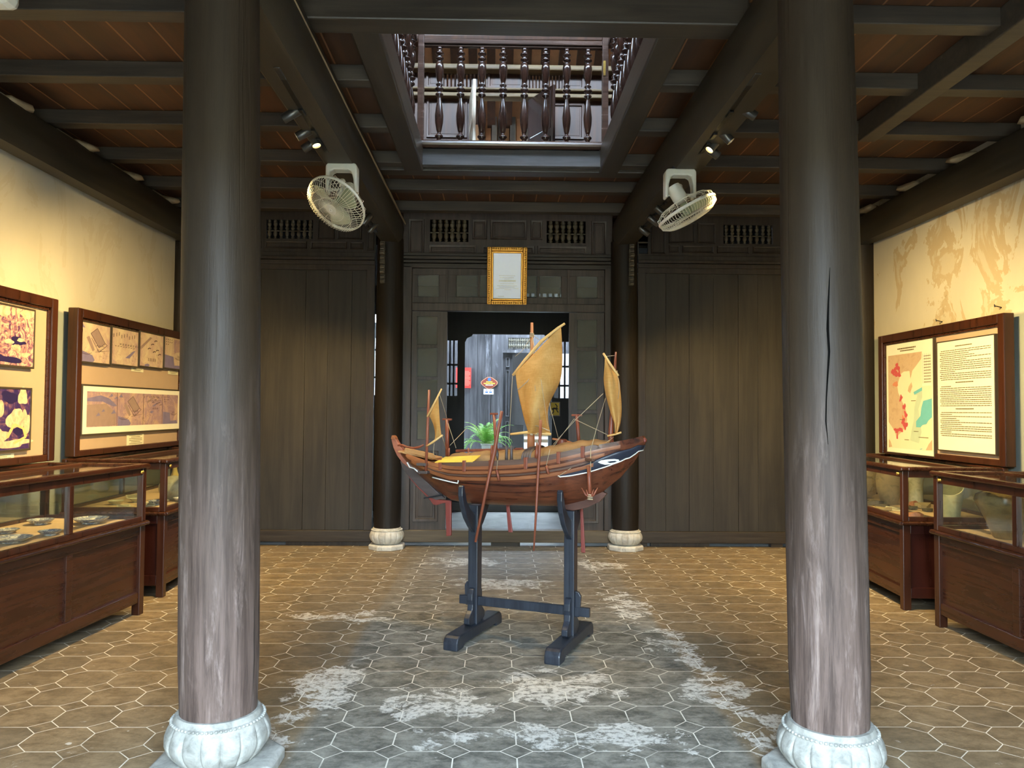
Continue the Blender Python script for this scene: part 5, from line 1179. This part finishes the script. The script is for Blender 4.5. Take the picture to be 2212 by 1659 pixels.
# T-headed posts, sweeps and paddles
def tpost(a, b, y, r, bar_, name='steering_oar'):
    o = spar([a, b], y, r, name, 'redwood'); p = bp(*b, y); MB().bar(p-Vector((bar_, 0, 0)), p+Vector((bar_, 0, 0)), .02, .013).build('oar_grip', 'redwood', o, bevel=.003, local=True)
tpost((966, 985), (966, 906), .10, .013, .034); tpost((1073, 985), (1067, 894), .14, .010, .028); tpost((1252, 975), (1246, 897), .12, .011, .034)
spar([(1084, 888), (1076, 930), (1068, 975), (1054, 1040), (1027, 1171)], [-.24, -.245, -.25, -.26, -.30], [.010, .010, .013, .010, .008], 'sweep', 'redwood')
spar([(1168, 907), (1166, 960), (1163, 1010), (1159, 1090), (1153, 1190)], [-.25, -.25, -.25, -.26, -.28], [.010, .009, .009, .008, .005], 'sweep', 'redwood')
def paddle(a, b, y, w0, w1, name='paddle_blade'):
    p0, p1 = bp(*a, y), bp(*b, y); s = Vector((1, 0, 0)); mb = MB().prism([(p0.x-w0, p0.z), (p0.x+w0, p0.z), (p1.x+w1, p1.z), (p1.x-w1, p1.z)], y-.006, y+.006); mb.build(name, 'rust', boat, bevel=.004, **kw)
paddle((1096, 1082), (1103, 1150), .10, .011, .016); paddle((1256, 1090), (1260, 1194), .12, .009, .014)
spar([(1073, 985), (1092, 1050), (1097, 1084)], .14, .008, 'paddle_shaft', 'redwood'); spar([(1252, 975), (1254, 1040), (1256, 1094)], .14, .008, 'paddle_shaft', 'redwood')
# belaying posts, club, cleats
for px, y0, y1 in ((1094, 1000, 963), (1105, 1000, 963)): spar([(px, y0), (px, y1)], -.19, .009, 'deck_post', 'rudderdk', 6)
MB().bar(bp(1078, 968, -.19), bp(1112, 968, -.19), .012, .010).build('post_rail', 'rudderdk', boat, **kw)
spar([(1062, 1004), (1063, 980), (1063, 962)], -.22, [.010, .012, .008], 'pin', 'redwood'); spar([(1075, 994), (1074, 982), (1073, 972)], -.22, [.004, .011, .008], 'hanging_block', 'rudderdk'); spar([(1159, 990), (1160, 978), (1160, 956)], -.22, [.012, .014, .005], 'pin', 'redwood')
for a, b in (((1073, 1015), (1078, 1038)), ((1180, 1006), (1185, 1024))): spar([a, b], -.245, [.009, .009], 'toggle', 'redwood', 6); 
for a, b in (((1075, 995), (1073, 1015)), ((1188, 970), (1180, 1006)), ((1276, 970), (1276, 1020))): spar([a, b], -.24, .002, 'lashing', 'rope', 5)
for px in (970, 1012): spar([(px, 986), (px, 968)], .06, .007, 'deck_pin', 'redwood', 8)
MB().bar(bp(985, 974, .18), bp(1130, 970, .18), .02, .018).build('stowed_spar', 'redwood', boat, bevel=.004, **kw)
# windlass
p = bp(1214, 960, .10); w = MB().lathe([(.02, -.03), (.032, -.025), (.032, -.01), (.026, -.005), (.034, .0), (.034, .03), (.02, .035)], p, 18); w.build('windlass', 'redwood', boat, auto=40, **kw)
MB().tube([bp(1193, 948, .06), bp(1214, 951, .10), bp(1236, 957, .14)], [.006, .008, .006], 8).build('windlass_bar', 'mastwood', boat, smooth=True, **kw)
# bow fittings
for px in (1309, 1317, 1262): spar([(px, 975), (px, 958)], -.05, .009, 'bow_post', 'rudderdk', 6)
for px in (1352, 1360): spar([(px, 966), (px-1, 953)], -.03, .008, 'bow_post', 'bulwark', 6)
MB().bar(bp(1346, 959, -.06), bp(1366, 957, .0), .012, .012).build('bow_crossbar', 'bulwark', boat, **kw)
cp([(1303, 962), (1306, 950), (1316, 948), (1320, 966)], .03, 'mast_step', 'bulwark', 0.02)
# anchor hanging on the near side
o = spar([(1272, 1008), (1273, 1040), (1275, 1072)], -.235, [.013, .011, .014], 'anchor', 'redwood', 6); a = bp(1275, 1074, -.24)
for dx, dz in ((-.05, .055), (.05, .06), (-.02, .045), (.025, .05)): MB().tube([a, a+Vector((dx*.5, -.01, dz*.25)), a+Vector((dx, -.015, dz))], [.008, .007, .002], 6).build('anchor_fluke', 'redwood', o, smooth=True, local=True)
mb = MB()
for k in range(3): mb.ring(a+Vector((0, -.002, .012-.012*k)), (0, .2, 1), .014, .004, 14, 6)
mb.build('anchor_lashing', 'rope', o, smooth=True, local=True)
MB().bar(bp(1266, 992, -.2), bp(1282, 994, -.25), .02, .016).build('cathead', 'bulwark', boat, bevel=.003, **kw)
# rigging
for pts, y in ((((1149, 726), (1128, 758), (1113, 770)), [0, -.03, -.05]), (((1149, 726), (1146, 760), (1142, 775)), [0, -.04, -.06]), (((1149, 722), (1175, 742)), [0, -.05]), (((1150, 726), (1156, 840), (1170, 930)), [-.02, -.15, -.12]), (((1150, 726), (1170, 830), (1184, 925)), [-.02, -.15, -.12]),
    (((1107, 812), (1104, 870), (1100, 950)), [-.05, -.08, -.15]), (((1185, 866), (1206, 946)), [-.05, .05]), (((1326, 944), (1272, 985), (1205, 1030)), [-.03, -.16, -.22]), (((1318, 942), (1240, 905), (1190, 972)), [-.03, .05, -.1]), (((1303, 850), (1240, 910), (1195, 960)), [-.03, -.05, -.1]),
    (((1308, 860), (1290, 920), (1276, 972)), [-.03, -.12, -.2]), (((1333, 800), (1338, 840), (1335, 862)), [-.03, -.04, -.05]), (((1306, 770), (1329, 768)), [-.04, 0]), (((965, 906), (985, 968)), [.1, .05]), (((972, 962), (1008, 925)), [.1, .3]), (((955, 942), (964, 970)), [-.18, .05]), (((938, 958), (936, 978), (940, 990)), [-.18, -.17, -.16]), (((949, 850), (960, 885), (966, 906)), [-.17, 0, .1])):
    spar(list(pts), y, .0018, 'rigging_line', 'rope', 5)
mb = MB(); p = bp(1149, 724, 0)
for k in range(4): mb.ring(p+Vector((0, 0, .008*k-.012)), (.1*k-.15, .05, 1), .0125, .003, 16, 6)
mb.build('mast_lashing', 'rope', boat, smooth=True, **kw)
for px in (1140, 1155): spar([(px+8, 940), (px+9, 936)], -.06, .012, 'boom_knot', 'rope', 8)

# black stand
stand = thing('boat_stand', BO, 'black trestle stand with curved crutches carrying the model boat', 'stand', None, None, BYAW)
for k, x in enumerate((-.333, .333)):
    top = .865
    MB().box(x-.034, x+.034, -.038, .038, .085, top).build('post', 'standblack', stand, bevel=.005, local=True)
    h = [(-.036, .70), (-.042, .76), (-.085, .83), (-.145, .875), (-.185, .93), (-.205, 1.0), (-.222, 1.035), (-.238, 1.04), (-.248, 1.02), (-.246, .97), (-.225, .90), (-.17, .82), (-.10, .75), (-.036, .68)]
    # crutch arms cupping the hull on both sides
    for sg in (-1, 1):
        P = [(sg*-a, b-.055) for a, b in [(.0, .86), (.05, .868), (.11, .905), (.165, .96), (.19, 1.02), (.205, 1.06), (.222, 1.07), (.235, 1.055), (.235, 1.0), (.21, .925), (.16, .85), (.10, .79), (.045, .745), (.0, .72)]]
        MB().prism(P, x-.017, x+.017, (0, 0, 0), (0, 1, 0), (0, 0, 1), (1, 0, 0)).build('crutch_arm', 'standblack', stand, bevel=.006, local=True)
    F = [(-.36, 0), (-.27, 0), (-.25, .022), (.25, .022), (.27, 0), (.36, 0), (.36, .05), (.345, .075), (.32, .09), (-.32, .09), (-.345, .075), (-.36, .05)]
    MB().prism(F, x-.05, x+.05, (0, 0, 0), (0, 1, 0), (0, 0, 1), (1, 0, 0)).build('foot', 'standblack', stand, bevel=.008, local=True)
    for sg in (-1, 1):
        P = [(sg*a, b) for a, b in [(.036, .09), (.10, .09), (.125, .105), (.125, .14), (.10, .165), (.075, .185), (.07, .22), (.082, .25), (.078, .29), (.058, .32), (.036, .325)]]
        MB().prism(P, x-.02, x+.02, (0, 0, 0), (0, 1, 0), (0, 0, 1), (1, 0, 0)).build('brace', 'standblack', stand, bevel=.005, local=True)
    sx = -1 if k == 0 else 1
    P = [(x+sx*.034, .20), (x+sx*.034, .36), (x+sx*.055, .355), (x+sx*.07, .33), (x+sx*.066, .27), (x+sx*.06, .20)]
    MB().prism(P, -.012, .012).build('wedge', 'standblack', stand, bevel=.003, local=True)
MB().box(-.44, .46, -.016, .016, .205, .262).build('stretcher', 'standblack', stand, bevel=.004, local=True)

# ------------------------------------------------------------------ fans
def fan(base, center, nrm, label, badge=True, spin=0.0, ang=0):
    base, c, n = Vector(base), Vector(center), Vector(nrm).normalized()
    r = thing('ceiling_fan', base, label, 'fan', 'oscillating fans under the girders')
    # bracket: rounded cap with two legs
    w, dpt = .115, .05
    outer = [(-w, -.215), (-w, -.02), (-w+.015, 0), (w-.015, 0), (w, -.02), (w, -.215), (w-.022, -.215), (w-.026, -.12), (w-.04, -.062), (w-.065, -.05), (-w+.065, -.05), (-w+.04, -.062), (-w+.026, -.12), (-w+.022, -.215)]
    R = Matrix.Rotation(ang, 3, 'Z')
    MB().prism(outer, -dpt, dpt, base, R @ Vector((1, 0, 0)), (0, 0, 1), R @ Vector((0, 1, 0))).build('bracket', 'white', r, bevel=.014)
    MB().box(base.x-.06, base.x+.06, base.y-.05, base.y+.05, base.z-.002, base.z+.03).build('mount_block', 'black', r)
    piv = base+Vector((0, 0, -.185))
    MB().tube([piv-R @ Vector((w-.01, 0, 0)), piv+R @ Vector((w-.01, 0, 0))], .010, 10).build('yoke_bar', 'white', r, smooth=True)
    back = c-n*.13; 
    MB().lathe([(.02, -.09), (.045, -.085), (.055, -.06), (.055, .02), (.048, .05), (.03, .06)], back, 24, n).build('motor', 'white', r, auto=40)
    mb = MB(); mb.tube([piv, back-n*.06], .02, 10); mb.lathe([(.016, 0), (.022, .01), (.022, .05), (.012, .06)], piv+Vector((0, 0, .02)), 12); mb.build('swivel', 'white', r, smooth=True)
    a = n.orthogonal().normalized(); b = n.cross(a); RR = .225
    rim = MB().ring(c, n, RR, .007, 56, 8, 1.7).build('guard_ring', 'white', r, smooth=True)
    fg = MB(); bg = MB()
    for k in range(64):
        t = 2*pi*k/64; d = a*cos(t)+b*sin(t); fg.tube([c+d*RR, c+d*(RR-.004)+n*.035, c+d*(RR-.045)+n*.062, c+d*.12+n*.074, c+d*.04+n*.076], .0017, 4, False)
    for q, z in ((.165, .068), (.10, .0745)): fg.ring(c+n*z, n, q, .0016, 48, 4)
    for k in range(20):
        t = 2*pi*k/20; d = a*cos(t)+b*sin(t); bg.tube([c+d*RR, c+d*(RR-.004)-n*.035, c+d*(RR-.05)-n*.066, c+d*.06-n*.085], .0019, 4, False)
    for q, z in ((.18, -.064), (.12, -.078)): bg.ring(c+n*z, n, q, .0017, 48, 4)
    fg.build('front_guard', 'wire', r, smooth=True); bg.build('rear_guard', 'wire', r, smooth=True)
    h = MB().lathe([(.002, .070), (.040, .070), (.042, .078), (.03, .083), (.002, .084)], c, 28, n).build('hub_badge', 'white', r, auto=40)
    MB().ring(c+n*.084, n, .011, .003, 20, 6).build('badge_mark', 'white2', h, smooth=True)
    MB().lathe([(.002, -.06), (.03, -.06), (.034, 0), (.025, .03), (.002, .035)], c, 20, n).build('spinner', 'blade', r, auto=40)
    for k in range(3):
        rows = []
        for i in range(9):
            u = i/8; row = []
            for j in range(9):
                v = j/8; t = 2*pi*k/3+spin+(v-.5)*(.35+.75*sin(pi*(.25+.6*u))); q = .03+(.19-.03)*u; d = a*cos(t)+b*sin(t); row.append(c+d*q+n*(.022-.05*v))
            rows.append(row)
        MB().grid(rows).build('blade', 'blade', r, smooth=True, solid=.003)
    return r
bz = 3.295
p1 = onz(740, 356, bz); fan((p1.x, p1.y, bz), at(727, 440, p1.y-.06), (-.42, -.62, -.80), 'cream fan under the left girder, its round guard turned to the viewer', True, .5)
p2 = onz(1468, 368, bz); fan((p2.x, p2.y, bz), at(1484, 456, p2.y-.03), (.46, -.05, -.86), 'cream fan under the right girder, its guard seen edge on', True, 0)
# pull knob on the first fan's guard
# pale fan body at the top corner of the photograph
p = at(-6, -12, 3.4)
t = thing('wall_fan', p, 'cream rounded fan casing under the first joist at the left edge', 'fan')
MB().box(p.x-.10, p.x+.075, p.y-.06, p.y+.06, p.z-.055, p.z+.22).build('casing', 'white', t, bevel=.035)
MB().box(p.x-.05, p.x+.03, p.y-.03, p.y+.03, p.z+.2, ZC).build('mount', 'white', t)

# ------------------------------------------------------------------ track spotlights
LIGHTS = []
def track(a, b, label):
    a, b = Vector(a), Vector(b); r = thing('light_track', (a+b)/2, label, 'light track', 'black lighting tracks under the girders')
    MB().bar(a, b, .034, .022).build('rail', 'metal', r, bevel=.003); d = (b-a).normalized()
    MB().bar(a-d*.05, a+d*.10, .036, .03).build('feed_box', 'white' if False else 'can', r, bevel=.004)
    return r
def spot(mount, pos, d, label, energy=0, target=None, glow=True, cone=56):
    mount, pos, d = Vector(mount), Vector(pos), Vector(d).normalized(); r = thing('spotlight', mount, label, 'spotlight', 'graphite track spotlights')
    MB().bar(mount+Vector((0, -.045, -.014)), mount+Vector((0, .045, -.014)), .026, .02).build('adapter', 'metal', r, bevel=.003)
    tail = pos-d*.055
    MB().tube([mount+Vector((0, 0, -.02)), mount.lerp(tail, .55)+Vector((0, 0, -.012)), tail+d*.02], .008, 8).build('arm', 'metal', r, smooth=True)
    MB().lathe([(.002, -.062), (.027, -.062), (.030, -.058), (.030, .055), (.028, .058), (.026, .045), (.002, .044)], pos, 24, d).build('can', 'can', r, auto=40)
    MB().lathe([(.002, .0), (.0245, .001), (.0245, .003), (.002, .003)], pos+d*.0445, 20, d).build('lens', 'glow' if glow else 'metal', r)
    if energy:
        L = bpy.data.lights.new('spot_lamp', 'SPOT'); L.energy = energy*.80; L.color = (1.0, .71, .29); L.spot_size = radians(cone); L.spot_blend = .9; L.shadow_soft_size = .03
        o = bpy.data.objects.new('spot_lamp', L); COL.objects.link(o); o.location = pos+d*.075
        tgt = Vector(target) if target else pos+d; o.rotation_euler = (tgt-o.location).to_track_quat('-Z', 'Y').to_euler(); LIGHTS.append(o)
tz = 3.30
ta, tb = onz(602, 150, tz), onz(706, 327, tz); track(ta, tb, 'front lighting track on the left girder, carrying four spotlights')
ra, rb = onz(1632, 163, tz), onz(1512, 330, tz); track(ra, rb, 'front lighting track on the right girder, carrying four spotlights')
ta2, tb2 = onz(770, 425, tz), onz(812, 500, tz); track(ta2, tb2, 'rear lighting track on the left girder, behind the round-faced fan')
ra2, rb2 = onz(1446, 425, tz), onz(1390, 490, tz); track(ra2, rb2, 'rear lighting track on the right girder, behind the edge-on fan')
def sp(a, b, f, px, py, d, label, e=0, tgt=None, glow=True, cone=56):
    m = a.lerp(b, f); return spot(m, at(px, py, m.y+.01), d, label, e, tgt, glow, cone)
sp(ta, tb, .42, 629, 247, (-.82, .0, -.5), 'spotlight nearest the viewer on the left front track', 420, (-3.1, 4.7, 1.0), True, 95)
sp(ta, tb, .68, 658, 287, (-.80, -.12, -.52), 'second spotlight on the left front track, glowing rim', 290, (-3.4, 5.3, 1.85), True, 75)
sp(ta, tb, .80, 679, 299, (.30, -.15, -.86), 'left front spotlight tipped down towards the boat, its lamp face lit', 150, (.1, 5.2, 1.0), True, 60)
sp(ta, tb, .90, 670, 313, (-.82, .1, -.5), 'farthest spotlight on the left front track, half behind the lit one', 460, (-3.3, 7.0, 1.3), False, 85)
sp(ra, rb, .40, 1615, 241, (.80, .0, -.5), 'spotlight nearest the viewer on the right front track', 300, (3.5, 4.7, 1.0), True, 95)
sp(ra, rb, .70, 1566, 292, (.62, -.1, -.72), 'second spotlight on the right front track, its lamp face lit', 400, (3.85, 6.4, 1.6), True, 75)
sp(ra, rb, .84, 1543, 311, (-.58, -.1, -.72), 'right front spotlight turned inwards over the boat', 150, (.3, 5.2, 1.2), True, 60)
sp(ra, rb, .92, 1538, 326, (.70, .15, -.5), 'farthest spotlight on the right front track, low behind the inward one', 460, (3.7, 7.2, 1.2), False, 85)
sp(ta2, tb2, .75, 805, 492, (-.60, -.1, -.75), 'dark spotlight beyond the round-faced fan', 320, (-2.4, 7.6, .2), False, 100)
sp(ta2, tb2, .35, 793, 474, (-.55, -.1, -.7), 'dark spotlight partly hidden by the round guard of the left fan', 0, None, False)
sp(ra2, rb2, .15, 1428, 457, (.78, .1, -.55), 'upper dark spotlight behind the edge-on fan', 0, None, False)
sp(ra2, rb2, .50, 1412, 477, (.80, .1, -.52), 'middle dark spotlight left of the edge-on fan', 0, None, False)
sp(ra2, rb2, .95, 1391, 499, (.80, .1, -.55), 'lowest dark spotlight beside the carved bracket', 320, (2.6, 7.6, .3), False, 100)

# ------------------------------------------------------------------ gilt certificate over the door
def az(px, py): q = at(px, py, YB-.12); return q.x, q.z
x0, z0 = az(1052, 657); x1, z1 = az(1138.5, 536)
r = thing('certificate', ((x0+x1)/2, YB-.1, z0), 'gilt-framed certificate leaning out over the doorway', 'certificate')
tilt = .0; w = .045; yF = YB-.105
mb = MB()
for q in ((x0, x0+w, z0, z1), (x1-w, x1, z0, z1), (x0+w, x1-w, z0, z0+w), (x0+w, x1-w, z1-w, z1)): mb.box(q[0], q[1], yF-.03, yF+.02, q[2], q[3])
mb.build('frame', 'gold', r, bevel=.008)
mb = MB(); e = w; f2 = w+.022
for q in ((x0+e, x0+f2, z0+e, z1-e), (x1-f2, x1-e, z0+e, z1-e), (x0+e, x1-e, z0+e, z0+f2), (x0+e, x1-e, z1-f2, z1-e)): mb.box(q[0], q[1], yF-.018, yF+.01, q[2], q[3])
mb.build('slip', 'gold', r, bevel=.006)
mb = MB()
for k in range(26):
    z = z0+w*.5+(z1-z0-w)*k/25
    for x in (x0+w*.45, x1-w*.45): mb.lathe([(.002, 0), (.011, .002), (.008, .008), (.002, .010)], (x, yF-.03, z), 8, (.0, -1, .25))
for k in range(17):
    x = x0+w*.5+(x1-x0-w)*k/16
    for z in (z0+w*.45, z1-w*.45): mb.lathe([(.002, 0), (.011, .002), (.008, .008), (.002, .010)], (x, yF-.03, z), 8, (.25, -1, 0))
mb.build('carved_beading', 'gold', r, smooth=True)
mb = MB(); mb.box(x0+f2-.004, x1-f2+.004, yF+.0, yF+.008, z0+f2-.004, z1-f2+.004); mb.cur = 1; rnd = random.Random(12); W = x1-x0-2*f2; Hh = z1-z0-2*f2
q = lambda u, v, l=.0012: (x0+f2+W*u, yF-l, z0+f2+Hh*v)
for v, a, b, h in ((.50, .2, .8, .008), (.455, .22, .75, .008), (.43, .4, .6, .006), (.325, .25, .75, .007), (.275, .14, .86, .009), (.245, .2, .78, .008), (.215, .1, .92, .009), (.19, .4, .65, .008), (.045, .18, .4, .008)): words(mb, q, a, b, v, h, rnd)
mb.cur = 2; words(mb, q, .2, .82, .372, .038, rnd, .0012, .8)
mb.build('paper', [plain('pale_blue_paper', (158, 180, 232), .8, 0, .03), 'inkdk', 'inkdk'], r)
MB().box(x0+f2-.006, x1-f2+.006, yF-.009, yF-.006, z0+f2-.006, z1-f2+.006).build('glass', 'certglass', r)
r.rotation_euler = (radians(8.5), 0, 0)
for x in (x0+.1, x1-.1): MB().tube([(x, yF+.015, z0+.02), (x, YB, z0+.02)], .006, 6).build('hanger', 'metal', r)

# ------------------------------------------------------------------ light
w = bpy.data.worlds.new('sky'); scene.world = w; w.use_nodes = True; bg = w.node_tree.nodes['Background']
bg.inputs[0].default_value = (.62, .80, 1.0, 1); bg.inputs[1].default_value = 55.0
def portal(c, sx, sy, target):
    L = bpy.data.lights.new('daylight_portal', 'AREA'); L.shape = 'RECTANGLE'; L.size = sx; L.size_y = sy; L.cycles.is_portal = True
    o = bpy.data.objects.new('daylight_portal', L); COL.objects.link(o); o.location = c; o.rotation_euler = (Vector(target)-Vector(c)).to_track_quat('-Z', 'Y').to_euler()
portal((.1, -.72, 1.4), 2.6, 2.9, (.1, 3, 1.45))
portal((.1, 3.35, 7.62), 1.0, .8, (.1, 3.35, 0))
portal((-.1, (YP+1.45+YC-.3)/2, 3.62), 3.0, YC-1.75-YP, (-.1, (YP+1.45+YC-.3)/2, 0))
def lamp(loc, e, col=(1, .62, .24), r=.06):
    L = bpy.data.lights.new('unseen_loft_lamp', 'POINT'); L.energy = e; L.color = col; L.shadow_soft_size = r; o = bpy.data.objects.new('unseen_loft_lamp', L); COL.objects.link(o); o.location = loc
lamp((.2, 7.6, 6.2), 150); lamp((.1, YU+.5, 5.6), 12)  # warm lamps assumed upstairs, out of view and without fixtures
vs = scene.view_settings; vs.view_transform = 'Standard'; vs.look = 'None'; vs.gamma = 1; vs.use_curve_mapping = False; vs.exposure = 0.45
scene.display_settings.display_device = 'sRGB'
scene.cycles.use_denoising = True; scene.cycles.max_bounces = 8; scene.cycles.diffuse_bounces = 4; scene.cycles.transparent_max_bounces = 16; scene.cycles.sample_clamp_indirect = 8
